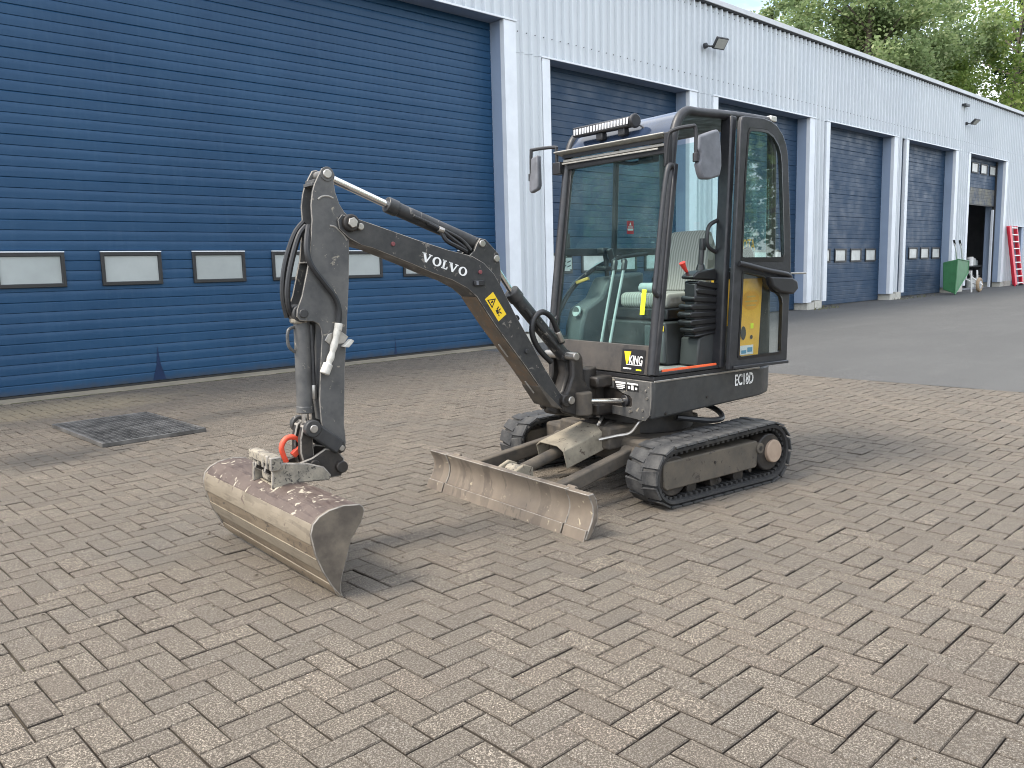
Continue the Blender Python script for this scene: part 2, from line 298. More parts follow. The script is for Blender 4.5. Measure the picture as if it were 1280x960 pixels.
def holed(name, outer, holes, a0, a1, mat, parent, f=None, bevel=.004, seg=2):
    """plate in the x-z plane with openings, thick from y=a0 to a1"""
    bm = bmesh.new(); es = []
    for lp in [outer]+holes:
        vs = [bm.verts.new((x, a0, z)) for x, z in lp]
        es += [bm.edges.new((vs[i], vs[(i+1) % len(vs)])) for i in range(len(vs))]
    bmesh.ops.triangle_fill(bm, use_beauty=True, edges=es)
    r = bmesh.ops.extrude_face_region(bm, geom=list(bm.faces))
    for v in r['geom']:
        if isinstance(v, bmesh.types.BMVert): v.co.y = a1
    bmesh.ops.recalc_face_normals(bm, faces=bm.faces)
    if f:
        for v in bm.verts: v.co = f(v.co.copy())
    me = bpy.data.meshes.new(name); bm.to_mesh(me); bm.free()
    return mkobj(name, me, mat, parent, bevel, 40, seg)
def text_geo(t, size=1, bold=0):
    c = bpy.data.curves.new('txt', 'FONT'); c.body = t; c.size = size; c.offset = bold; c.resolution_u = 3
    o = bpy.data.objects.new('txt', c); COL.objects.link(o); dg = bpy.context.evaluated_depsgraph_get()
    me = bpy.data.meshes.new_from_object(o.evaluated_get(dg)); vs = [v.co.copy() for v in me.vertices]; fs = [tuple(p.vertices) for p in me.polygons]
    bpy.data.objects.remove(o); bpy.data.curves.remove(c); bpy.data.meshes.remove(me)
    return vs, fs
def decal(name, mat, parent, org, u, v, polys, off=.0008):
    """flat print: polygons in u,v on a surface whose outward side is u x v"""
    u = Vector(u).normalized(); v = Vector(v); v = (v-u*v.dot(u)).normalized(); n = u.cross(v); g = G()
    for vs, fs in polys: g.add([Vector(org)+u*p[0]+v*p[1]+n*off for p in vs], fs)
    me = bpy.data.meshes.new(name); me.from_pydata(g.v, [], g.f); me.update()
    return mkobj(name, me, mat, parent, 0, 0)
def rect(x0, y0, x1, y1): return ([(x0, y0), (x1, y0), (x1, y1), (x0, y1)], [(0, 1, 2, 3)])
def poly(*p): return (list(p), [tuple(range(len(p)))])
def words(t, x, y, wd, ht, bold=0):
    vs, fs = text_geo(t, 1, bold); x0 = min(p.x for p in vs); x1 = max(p.x for p in vs); y0 = min(p.y for p in vs); y1 = max(p.y for p in vs)
    return ([(x+(p.x-x0)/(x1-x0)*wd, y+(p.y-y0)/(y1-y0)*ht) for p in vs], fs)

# ================================================================== GROUND
g = G(); g.add([(-400, -400, -.12), (500, -400, -.12), (500, 500, -.12), (-400, 500, -.12)], [(0, 1, 2, 3)])
structure(g.build('ground', 'earth', smooth=0))
AX0 = 9.53                                        # edge between pavers and asphalt
def az(x): return .0062*max(0, x-AX0)             # the yard rises a little to the right
g = G(); xs = [AX0, 12, 16, 20, 25, 30, 36, 42, 50, 70, 110]
for a, b in zip(xs, xs[1:]): g.add([(a, -60, az(a)), (b, -60, az(b)), (b, 16, az(b)), (a, 16, az(a))], [(0, 1, 2, 3)])
g.add([(-60, -60, 0), (AX0, -60, 0), (AX0, -2.2, 0), (-60, -2.2, 0)], [(0, 1, 2, 3)])
g.add([(-60, -2.2, 0), (-3.2, -2.2, 0), (-3.2, 16, 0), (-60, 16, 0)], [(0, 1, 2, 3)])
structure(g.build('asphalt_yard', 'asphalt', smooth=0))
PX0, PY0, UX, UY = -3.2, -2.2, .1048, .1080
g = G(); g.add([(PX0, PY0, -.0105), (AX0, PY0, -.0105), (AX0, 10.74, -.0105), (PX0, 10.74, -.0105)], [(0, 1, 2, 3)])
pavement = structure(g.build('pavement', 'joint_sand', smooth=0))
X0, Y0 = .0395, .0047
rnd = random.Random(3)
blocks = []
for j in range(int((PY0-Y0)/UY), int((10.74-Y0)/UY)+1):
    for i in range(int((PX0-X0)/UX), int((AX0-X0)/UX)+1):
        c = (i-j) % 4
        if c == 0: a = (i, j, i+2, j+1)
        elif c == 3: a = (i, j, i+1, j+2)
        else: continue
        x0, y0, x1, y1 = X0+a[0]*UX, Y0+a[1]*UY, X0+a[2]*UX, Y0+a[3]*UY
        x0, x1 = max(x0, PX0), min(x1, AX0); y1 = min(y1, 10.735)
        if x1-x0 < .03 or y1-y0 < .03: continue
        blocks.append((x0, y0, x1, y1))
def block_geo(b):
    x0, y0, x1, y1 = b; gp = rnd.choice((rnd.uniform(.0011, .0026), rnd.uniform(.0016, .0040))); ch = .0038; cx, cy = (x0+x1)/2, (y0+y1)/2
    hx, hy = (x1-x0)/2-gp, (y1-y0)/2-gp; rot = R(rnd.gauss(0, .35)); dz = rnd.gauss(0, .0013); tx, ty = R(rnd.gauss(0, .45)), R(rnd.gauss(0, .45))
    jx, jy = rnd.gauss(0, .0006), rnd.gauss(0, .0006); ca, sa = math.cos(rot), math.sin(rot)
    def P(x, y, z): return (cx+jx+x*ca-y*sa, cy+jy+x*sa+y*ca, z+dz+x*ty+y*tx)
    q = [(-1, -1), (1, -1), (1, 1), (-1, 1)]
    v = [P(a*(hx-ch), b_*(hy-ch), 0) for a, b_ in q]+[P(a*hx, b_*hy, -.004) for a, b_ in q]+[P(a*hx, b_*hy, -.018) for a, b_ in q]
    f = [(0, 1, 2, 3)]+[(k, k+4, (k+1) % 4+4, (k+1) % 4) for k in range(4)]+[(k+4, k+8, (k+1) % 4+8, (k+1) % 4+4) for k in range(4)]
    return v, f, (rnd.random(), min(1, max(0, rnd.gauss(.5, .26))), max(0, rnd.random()*1.6-1.05), 1)
def set_tone(me, tones):
    at = me.color_attributes.new('tone', 'FLOAT_COLOR', 'CORNER'); buf = []
    for p in me.polygons: t = tones[p.index//9]; k = p.index % 9; buf += [t[0], t[1], t[2], 1 if k == 0 else (.62 if k < 5 else 0)]*len(p.vertices)
    at.data.foreach_set('color', buf)
def rank(b):
    q = in_view(((b[0]+b[2])/2, (b[1]+b[3])/2, 0)); return q[2] if q else 1e9
blocks.sort(key=rank)
for b in blocks[:300]:
    v, f, t = block_geo(b); me = bpy.data.meshes.new('paver'); me.from_pydata(v, [], f); set_tone(me, [t])
    mkobj('paver', me, 'paver', pavement, 0, 0)
V, Fc, T = [], [], []
for b in blocks[300:]:
    v, f, t = block_geo(b); n = len(V); V += v; Fc += [tuple(i+n for i in q) for q in f]; T.append(t)
me = bpy.data.meshes.new('paver_field'); me.from_pydata(V, [], Fc); set_tone(me, T)
o = mkobj('paver_field', me, 'paver', pavement, 0, 0); o['kind'] = 'stuff'

# concrete threshold in front of the big door, with a mossy rim
g = G().box(-2.9, 10.62, 10.745, 11.5, -.1, .006); th = structure(g.build('door_threshold', 'concrete_strip', bevel=.004))
g = G()
for k in range(150):
    x = rnd.uniform(.2, 10.5); g.obox((x, 10.742, -.003), (x+rnd.uniform(.05, .3), 10.742, -.003), rnd.uniform(.008, .03), rnd.uniform(.008, .016))
o = g.build('moss_rim', 'moss', th, smooth=0); o['kind'] = 'stuff'

# ================================================================== WAREHOUSE
YF, YD = 10.80, 11.15
wh = empty('warehouse', (10.4, YF, 0)); tag(wh, 'long pale blue ribbed metal warehouse with blue sectional doors behind the excavator', 'building')
wh_inv = Matrix.Translation((-10.4, -YF, 0))
def wpart(g, name, mat, bevel=0, smooth=40, parent=None, label=None):
    g.v = [tuple(wh_inv @ Vector(v)) for v in g.v]
    return g.build(name, mat, parent or wh, bevel, smooth, 2, label)
def ribs(x0, x1, z0, z1, name='cladding'):
    """trapezoidal sheet facing -Y, closed at the back"""
    pit = .2185; prof = [(0, .058), (.148, .058), (.166, 0), (.198, 0), (.2185, .058)]
    xs = []; k0 = math.floor((x0-10.62)/pit)
    for k in range(k0, int((x1-x0)/pit)+k0+3):
        for px, py in prof[:-1]: xs.append((10.62+k*pit+px, py))
    def yat(x):
        for (a, ya), (b, yb) in zip(xs, xs[1:]):
            if a <= x <= b: return ya+(yb-ya)*(x-a)/(b-a)
        return 0
    pts = [(x0, yat(x0))]+[p for p in xs if x0+1e-3 < p[0] < x1-1e-3]+[(x1, yat(x1))]
    loop = [(x, YF+y) for x, y in pts]+[(x1, YF+.09), (x0, YF+.09)]
    return wpart(G().prism(loop, z0, z1, 'z'), name, 'cladding', smooth=0)
ROOF = 7.10
doors = [(-2.2, 10.335, 5.60), (11.47, 15.87, 5.10), (17.0, 21.38, 5.10), (22.54, 26.83, 5.10), (27.97, 32.15, 5.10), (33.66, 37.72, 5.10)]  # big door lengthened out of view on the left so the windscreen mirrors it
XR = 50
ribs(-2.9, 10.64, 5.640, ROOF-.07); ribs(10.645, XR, 5.135, ROOF-.07)
ribs(10.645, 11.245, 5.135-4.9, 5.13)
piers = [(10.62, 11.25), (16.15, 16.80), (21.66, 22.30), (27.13, 27.42), (32.52, 33.42)]
for (a, b) in piers[1:]: ribs(a, b, az((a+b)/2)+.24, 5.13)
ribs(37.93, 39.2, az(38)+.2, 5.13); ribs(39.205, 40.55, 2.62, 5.13); ribs(40.555, XR, az(45)+.2, 5.13); ribs(-2.9, -2.5, .24, 5.63)
# corner trims, jambs, soffits, drips, plinths
def box(n, m, *a, bevel=.003): return wpart(G().box(*a), n, m, bevel)
for k, (x0, x1, zt) in enumerate(doors):
    zb = az((x0+x1)/2); big = k == 0
    tr = .285 if k else .285
    box('corner_trim', 'trim_light', x1, x1+tr, YF-.004, YF+.1, az(x1)+.2, zt+.016)
    box('corner_trim', 'trim_light', x0-(.2 if k else .29), x0, YF-.004, YF+.1, az(x0)+.2, zt+.016)
    box('jamb', 'jamb', x1+.003, x1+.13, YF+.1, YD+.32, az(x1)+.19, zt+.02)
    box('jamb', 'jamb', x0-.13, x0-.003, YF+.1, YD+.32, az(x0)+.19, zt+.02)
    box('soffit', 'soffit', x0-.13, x1+.13, YF+.006, YD+.32, zt+.022, zt+.034, bevel=0)
    box('drip_flashing', 'trim_light', x0-.22, x1+.30, YF-.022, YF+.005, zt+.018, zt+.050, bevel=.003)
    zp = .23
    xe = {0: 11.26, 1: 16.83, 2: 22.33, 3: 27.80, 4: 33.46, 5: 39.19}[k]
    box('plinth', 'plinth', x1+.12, x1+.52, YF+.03, YD+.3, az(x1)-.1, az(x1)+.19)
    box('plinth', 'plinth', x1+.54, xe-.02, YF+.015, YD+.3, az(x1)-.1, az(x1)+zp)
box('plinth', 'plinth', -2.88, -2.25, YF+.015, YD+.3, -.1, .23); box('plinth', 'plinth', 40.57, XR, YF+.015, YD+.3, 0, az(45)+.2)
# roof edge
box('roof_edge', 'roof_trim', -2.95, XR+.05, YF-.05, YF+.25, ROOF-.03, ROOF+.085, bevel=.006)
box('roof_gap_shade', 'dark_gap', -2.9, XR, YF-.02, YF+.2, ROOF-.066, ROOF-.03)  # near-black strip painted in for the shaded gap under the edge
g = G().add([(-2.9, YF+.2, ROOF+.05), (XR, YF+.2, ROOF+.05), (XR, 21, ROOF+.25), (-2.9, 21, ROOF+.25), (-2.9, YF+.2, ROOF-.1), (XR, YF+.2, ROOF-.1), (XR, 21, ROOF), (-2.9, 21, ROOF)], [(0, 1, 2, 3), (7, 6, 5, 4), (0, 4, 5, 1), (1, 5, 6, 2), (2, 6, 7, 3), (3, 7, 4, 0)])
wpart(g, 'roof', 'roofing', smooth=0)
wpart(G().box(-2.9, -2.8, YF+.1, 21, 0, ROOF), 'end_wall', 'cladding'); wpart(G().box(XR-.1, XR, YF+.1, 21, 0, ROOF), 'end_wall', 'cladding'); wpart(G().box(-2.9, XR, 20.9, 21, 0, ROOF), 'back_wall', 'cladding')

def win(door, x0, x1, z0, z1, y, pale=False, fr=.045):
    lo = [(x0, z0), (x1, z0), (x1, z1), (x0, z1)]; hi = [(x0+fr, z0+fr), (x1-fr, z0+fr), (x1-fr, z1-fr), (x0+fr, z1-fr)]
    o = holed('window_frame', lo, [hi], y-.028, y+.012, 'gasket', door, lambda v: wh_inv @ v, .006); 
    wpart(G().box(x0+fr+.002, x1-fr-.002, y-.008, y+.01, z0+fr+.002, z1-fr-.002), 'window_pane', 'pane_pale' if pale else 'pane', parent=door)
    wpart(G().box(x0, x1, y-.034, y-.004, z1+.001, z1+.014), 'window_drip', 'trim_light', parent=door) if not pale else None
# --- big door: one slat after the other
x0, x1, zt = doors[0]
bd = wpart(G().box(x0-.1, x1+.1, YD+.045, YD+.09, .02, zt+.12), 'sectional_door', 'gasket', label='large blue sectional door with a row of small windows, filling the left half')
z = .035; k = 0; SH = .1215
while z < zt+.1:
    a, b = z, z+SH; gv = .008 if k % 4 == 0 else .0045
    prof = [(YD+gv+.003, a+.0008), (YD, a+.0045), (YD-.002, (a+b)/2), (YD, b-.016), (YD+gv+.003, b-.001), (YD+.04, b-.0015), (YD+.04, a+.001)]
    wpart(G().prism(prof, x0+.02, x1-.002, 'x'), 'slat', 'door_blue', parent=bd, smooth=30); z = b; k += 1
wpart(G().box(x0, x1, YD-.012, YD+.05, .0, .033), 'bottom_seal', 'gasket', parent=bd)
for k in range(-2, 8): win(bd, 1.262+k*1.1645, 1.262+k*1.1645+.752, 1.30, 1.715, YD)
for px, wd, hh in ((4.20, .17, .50), (8.03, .05, .36)):
    wpart(G().prism([(px-wd/2, .05), (px+wd/2, .05), (px+wd*.16, hh*.5), (px, hh), (px-wd*.16, hh*.5)], YD-.0045, YD-.0025, 'y'), 'paint_patch', 'door_patch', parent=bd, smooth=0)
# --- five narrower doors: panels with pressed grooves
def panel(door, x0, x1, z0, z1, mat='door_slab'):
    n = 5; h = (z1-z0)/n; prof = []
    for i in range(n):
        a = z0+i*h; prof += [(YD+(.012 if i == 0 else .006), a+.001), (YD, a+.012), (YD, a+h-.012)]
    prof += [(YD+.010, z1-.001), (YD+.05, z1-.001), (YD+.05, z0+.001)]
    return wpart(G().prism(prof, x0, x1, 'x'), 'door_panel', mat, parent=door, smooth=0)
names = ['largely hidden behind the cab windscreen', 'mostly hidden behind the rear of the cab', 'fully in view right of the cab', 'next to the green wheelbarrow', 'half raised over a dark opening']
for k, (x0, x1, zt) in enumerate(doors[1:]):
    zb = az((x0+x1)/2); lift = 3.2 if k == 4 else 0
    d = wpart(G().box(x0+.02, x1-.02, YD+.052, YD+.08, zb+lift+.03, zt+.12), 'sectional_door', 'gasket', label='dark blue sectional door '+names[k])
    nP = 8; H = (5.15-zb)/nP
    for i in range(nP):
        a = zb+lift+.03+i*H
        if a > zt: break
        panel(d, x0+.01, x1-.01, a, min(a+H, zt+.1), 'door_dirty' if (k == 4 and i == 0) else 'door_slab')
    wpart(G().box(x0+.01, x1-.01, YD-.01, YD+.05, zb+lift, zb+lift+.03), 'bottom_seal', 'gasket', parent=d)
    if k == 4:
        for q in range(4): win(d, x0+.14+q*1.03, x0+.14+q*1.03+.75, 4.55, 4.95, YD, True, .05)
    else:
        for q in range(4): win(d, x0+.14+q*1.03, x0+.14+q*1.03+.75, zb+1.24, zb+1.64, YD, True, .05)
# interior behind the half open door
zb = az(36)
holed('inner_shell', [(32.9, zb-.02), (38.9, zb-.02), (38.9, 5.4), (32.9, 5.4)], [], 17.0, 17.1, 'inner_wall', wh, lambda v: wh_inv @ v, 0)
wpart(G().box(32.8, 32.9, YD+.3, 17, zb, 5.4), 'inner_wall', 'inner_wall'); wpart(G().box(42.0, 42.1, YD+.3, 17, zb, 5.4), 'inner_wall', 'inner_wall')
wpart(G().box(32.8, 42.1, YD+.33, 17, 5.4, 5.5), 'inner_ceiling', 'inner_wall'); wpart(G().box(32.8, 42.1, YD, 17, zb-.05, zb+.012), 'inner_floor', 'inner_wall')
wpart(G().box(38.9, 42.0, 16.9, 17, zb, 5.4), 'inner_wall', 'inner_wall')
box('guide_rail', 'trim_light', 37.52, 37.62, YD-.03, YD+.05, zb, 3.25); box('guide_rail', 'gasket', 37.64, 37.715, YD-.06, YD+.05, zb, 5.1)
# recessed side entrance at the far right, its shade painted as a near-black panel
wpart(G().box(39.2, 40.55, YF+.5, YF+.55, .2, 2.65), 'side_door', 'dark_gap'); box('drip_flashing', 'trim_light', 39.1, 40.6, YF-.04, YF+.05, 2.60, 2.625); box('jamb', 'jamb', 40.3, 40.55, YF+.02, YF+.5, .2, 2.6)
g = G(); kx = 10.69
while kx < 42:
    for zz in (5.48, 6.92): g.cyl((kx, YF+.031, zz), (kx, YF+.022, zz), .011, 6)
    kx += .2185
o = wpart(g, 'screws', 'lamp_body', smooth=0); o['kind'] = 'stuff'
# ---- floodlights on the facade
def flood(loc, yaw, pitch, label, s=1.0):
    e = empty('floodlight', loc); tag(e, label, 'floodlight', 'floodlights on the facade')
    G().cyl((0, 0, 0), (0, -.06, 0), .06*s, 14).build('base', 'lamp_body', e, .004)
    G().tube([(0, -.05, 0), (.06*s, -.13, -.02), (.16*s, -.2, .0)], .018, 8, 4).build('bracket', 'lamp_body', e)
    mt = Matrix.Translation((.26*s, -.24, .05)) @ Euler((R(pitch), 0, R(yaw))).to_matrix().to_4x4()
    hd = G().box(-.17*s, .17*s, -.03, .03, -.13*s, .13*s, mt).build('head', 'lamp_body', e, .01)
    G().box(-.145*s, .145*s, -.036, -.028, -.105*s, .105*s, mt).build('lens', 'lamp_glass', hd, .004)
    g = G()
    for i in range(6): g.box(-.14*s+i*.055*s, -.13*s+i*.055*s, .03, .05, -.11*s, .11*s, mt)
    g.build('cooling_fin', 'lamp_body', hd)
flood((16.42, YF-.004, 6.13), -12, 38, 'black floodlight high on the ribbed wall, above the cab')
flood((32.95, YF-.004, 6.10), -12, 50, 'small black floodlight at the far right of the ribbed wall', .9)
g = G().box(32.55, 32.95, YF-.12, YF+.02, 6.66, 6.74); o = g.build('motion_sensor', 'lamp_body', None, .01); tag(o, 'tiny dark sensor box above the far right floodlight', 'sensor')

# ================================================================== SMALL THINGS IN THE YARD
# ---- steel grate lying in front of the big door
gr = empty('floor_grate', (2.65, 7.92, 0)); tag(gr, 'dark square steel mesh grate lying on the pavers before the big door', 'grate')
hx, hy = .44, .70
for a in ((-hx, hx, -hy, -hy+.02), (-hx, hx, hy-.02, hy), (-hx, -hx+.02, -hy+.02, hy-.02), (hx-.02, hx, -hy+.02, hy-.02)): G().box(a[0], a[1], a[2], a[3], .002, .036).build('frame_bar', 'grate_steel', gr, .002)
for i in range(18): x = -hx+.035+i*(2*hx-.07)/17; G().box(x-.006, x+.006, -hy+.02, hy-.02, .006, .03).build('mesh_bar', 'grate_steel', gr, 0)
for i in range(28): y = -hy+.035+i*(2*hy-.07)/27; G().box(-hx+.02, hx-.02, y-.006, y+.006, .010, .032).build('cross_bar', 'grate_steel', gr, 0)
G().box(-hx+.02, hx-.02, -hy+.02, hy-.02, .002, .008).build('dark_bed', 'greasy', gr)  # dark sheet under the mesh bars
# ---- red ladder
ld = empty('ladder', (38.35, 10.42, az(38.4))); tag(ld, 'red double ladder with pale rungs leaning on the wall at the far right', 'ladder')
def rail(x, dy): return (x-.30, .26+dy, 2.42), (x, dy, .0)
for x, wd in ((.10, .26), (.98, .12)):
    for dy in (0, .09):
        a, b = rail(x+(.06 if dy else 0), dy); G().obox(a, b, .07, wd if not dy else .1, (1, 0, .12)).build('rail', 'ladder_red', ld, .01)
for k in range(9):
    t = .05+k*.115; a = Vector(rail(.10, 0)[1]).lerp(Vector(rail(.10, 0)[0]), t); b = Vector(rail(.98, 0)[1]).lerp(Vector(rail(.98, 0)[0]), t)
    G().obox(a+Vector((.1, -.02, 0)), b+Vector((0, -.02, 0)), .05, .045).build('rung', 'rung', ld, .006)
for x in (.10, .98): G().box(x-.1, x+.1, -.06, .1, .0, .06).build('foot', 'gasket', ld, .01)
# ---- wheelbarrow tipped on its nose against the pier
wb = empty('wheelbarrow', (31.6, 10.35, az(31.6))); tag(wb, 'green wheelbarrow tipped up on its nose beside the half open door', 'wheelbarrow')
tr = [(-1.15, -.28, .02), (-.02, -.30, .72), (.0, -.30, 1.12), (-1.10, -.30, 1.2)]
tb = [(-1.02, .16, .16), (-.08, .2, .76), (-.06, .22, 1.02), (-.95, .22, 1.1)]
g = G(); g.add(tr+tb, [(0, 1, 2, 3), (7, 6, 5, 4), (0, 4, 5, 1), (1, 5, 6, 2), (2, 6, 7, 3), (3, 7, 4, 0)]); g.build('tray', 'wall_green', wb, .03, seg=3)
g = G(); g.tube(tr+[tr[0]], .022, 8, 1); g.build('rim', 'wall_green', wb)
for dx in (0, .55):
    G().tube([(-.9+dx, -.1, 1.78), (-.7+dx, -.1, 1.5), (-.25+dx, 0, 1.15), (.3+dx, .05, .85), (.75+dx*.3, .05, .45)], .022, 8, 4).build('handle_bar', 'white_paint', wb)
    G().tube([(-.93+dx, -.1, 1.83), (-.8+dx, -.1, 1.66)], .034, 8, 1).build('grip', 'black_rubber', wb)
wc = Vector((1.2, -.3, .27))
g = G()
ring = []
for i in range(24):
    a = 2*math.pi*i/24
    for kx in range(8):
        b = 2*math.pi*kx/8; r = .2+.062*math.cos(b); ring.append((wc.x+r*math.cos(a), wc.y+.06*math.sin(b), wc.z+r*math.sin(a)))
g.add(ring, [(i*8+k, ((i+1) % 24)*8+k, ((i+1) % 24)*8+(k+1) % 8, i*8+(k+1) % 8) for i in range(24) for k in range(8)])
wo = g.build('tyre', 'tyre_tan', wb); G().cyl(wc+Vector((0, -.05, 0)), wc+Vector((0, .05, 0)), .145, 20).build('rim_disc', 'tube_grey', wo, .01)
for s in (-1, 1): G().tube([(.35, s*.16, .85), (.9, s*.14, .55), (wc.x, wc.y+s*.1, wc.z)], .028, 8, 4).build('fork', 'white_paint', wb)
for s in (0, 1): G().tube([(.62+s*.6, -.2, .78), (.66+s*.7, -.22, .02)], .03, 8, 1).build('stand', 'white_paint', wb)
# ---- bench with clutter just inside the half open door
bn = empty('workbench', (37.2, 11.95, az(37))); tag(bn, 'dark workbench just inside the half open door', 'workbench')
G().box(-.9, .9, -.35, .35, .82, .88).build('top', 'console', bn, .006)
for sx in (-.82, .82):
    for sy in (-.3, .3): G().box(sx-.04, sx+.04, sy-.04, sy+.04, .012, .82).build('leg', 'console', bn, .004)
G().box(-.8, .8, -.3, .3, .3, .34).build('shelf', 'console', bn, .004)
cans = [(-.55, -.2, .11, .26, 'grey_plastic', 'grey tin on the workbench, leftmost'), (-.2, -.22, .13, .34, 'white_paint', 'tall white can in the middle of the workbench'), (.18, -.2, .12, .28, 'pane_pale', 'pale can on the workbench, right of the tall white can'), (.55, -.18, .10, .2, 'knob_light', 'short pale tin at the right end of the workbench')]
for x, y, r_, h, mt, lb in cans:
    e = empty('paint_can', (37.2+x, 11.95+y, az(37)+.88)); tag(e, lb, 'can', 'cans on the workbench')
    G().cyl((0, 0, 0), (0, 0, h), r_, 16).build('body', mt, e, .006); G().cyl((0, 0, h), (0, 0, h+.02), r_*.93, 16).build('lid', 'dull_steel', e, .003)
for x, lb, mt in ((-.45, 'pale bucket under the workbench, on the left', 'pane_pale'), (.25, 'white bucket under the workbench, on the right', 'white_paint')):
    e = empty('pail', (37.2+x, 11.6, az(37)+.012)); tag(e, lb, 'bucket', 'buckets under the workbench')
    G().cyl((0, 0, 0), (0, 0, .36), .15, 16, .18).build('body', mt, e, .006); G().tube([(-.18, 0, .34), (-.1, -.1, .46), (.1, -.1, .46), (.18, 0, .34)], .008, 6, 4).build('handle', 'dull_steel', e)
# a few weeds along the foot of the wall
g = G()
for k in range(150):
    x = rnd.choice([rnd.uniform(21.5, 23), rnd.uniform(26.9, 30), rnd.uniform(15.9, 17)]); y = rnd.uniform(10.5, 10.78); z0 = az(x); h = rnd.uniform(.03, .11); a = rnd.uniform(0, 6.28)
    d = Vector((math.cos(a), math.sin(a), 0)); p = Vector((x, y, z0)); g.add([p-d*.012, p+d*.012, p+d*rnd.uniform(.03, .06)+Vector((0, 0, h))], [(0, 1, 2)])
o = g.build('weeds', 'weed', smooth=0); tag(o, 'thin weeds and moss along the foot of the warehouse piers', 'weeds'); o['kind'] = 'stuff'

g = G()
for k in range(170):
    x = rnd.uniform(.6, 9); y = rnd.uniform(.4, 9); r_ = rnd.uniform(.004, .011); a = rnd.uniform(0, 6.28)
    g.add([(x+r_*math.cos(a+t)*rnd.uniform(.6, 1.3), y+r_*math.sin(a+t)*rnd.uniform(.6, 1.3), .0035) for t in (0, 1.3, 2.6, 3.9, 5.1)]+[(x, y, .003+r_*.7)], [(0, 1, 5), (1, 2, 5), (2, 3, 5), (3, 4, 5), (4, 0, 5)])
o = g.build('grit', 'joint_sand', smooth=0); tag(o, 'loose dark grit and crumbs scattered on the pavers', 'grit'); o['kind'] = 'stuff'
# ================================================================== EXCAVATOR  (local: x forward, y to its left, z up)
ex = empty('mini_excavator', (4.3738, 3.2660, 0), R(172)); tag(ex, 'dark grey tracked mini excavator with cab, raised boom, wide bucket and dozer blade', 'excavator')
def P(g, name, mat, parent=None, bevel=.004, smooth=40, seg=2, label=None): return g.build(name, mat, parent or ex, bevel, smooth, seg, label)

# ---------------- tracks
def hull(cf, rf, cr, rr, n):
    """closed belt path round a front and a rear wheel; points with outward normals, evenly spaced"""
    (x1, z1), (x2, z2) = cf, cr; d = math.hypot(x1-x2, z1-z2); base_a = math.atan2(z1-z2, x1-x2); off = math.asin((rr-rf)/d)
    pts = []
    a0 = base_a-math.pi/2-off; a1 = base_a+math.pi/2+off
    for i in range(25): a = a0+(a1-a0)*i/24; pts.append((x1+rf*math.cos(a), z1+rf*math.sin(a)))
    b0 = a1; b1 = a0+2*math.pi
    for i in range(25): a = b0+(b1-b0)*i/24; pts.append((x2+rr*math.cos(a), z2+rr*math.sin(a)))
    pts.append(pts[0]); cum = [0]
    for a, b in zip(pts, pts[1:]): cum.append(cum[-1]+math.hypot(b[0]-a[0], b[1]-a[1]))
    out = []
    for k in range(n):
        t = cum[-1]*k/n; i = max(j for j in range(len(cum)-1) if cum[j] <= t); f = (t-cum[i])/max(1e-9, cum[i+1]-cum[i])
        out.append((pts[i][0]+(pts[i+1][0]-pts[i][0])*f, pts[i][1]+(pts[i+1][1]-pts[i][1])*f))
    res = []
    for k in range(n):
        a = out[k-1]; b = out[(k+1) % n]; tx, tz = b[0]-a[0], b[1]-a[1]; l = math.hypot(tx, tz); res.append((out[k][0], out[k][1], tz/l, -tx/l))
    return res
CF, RF, CR, RR = (.440, .181), .166, (-.405, .196), .181
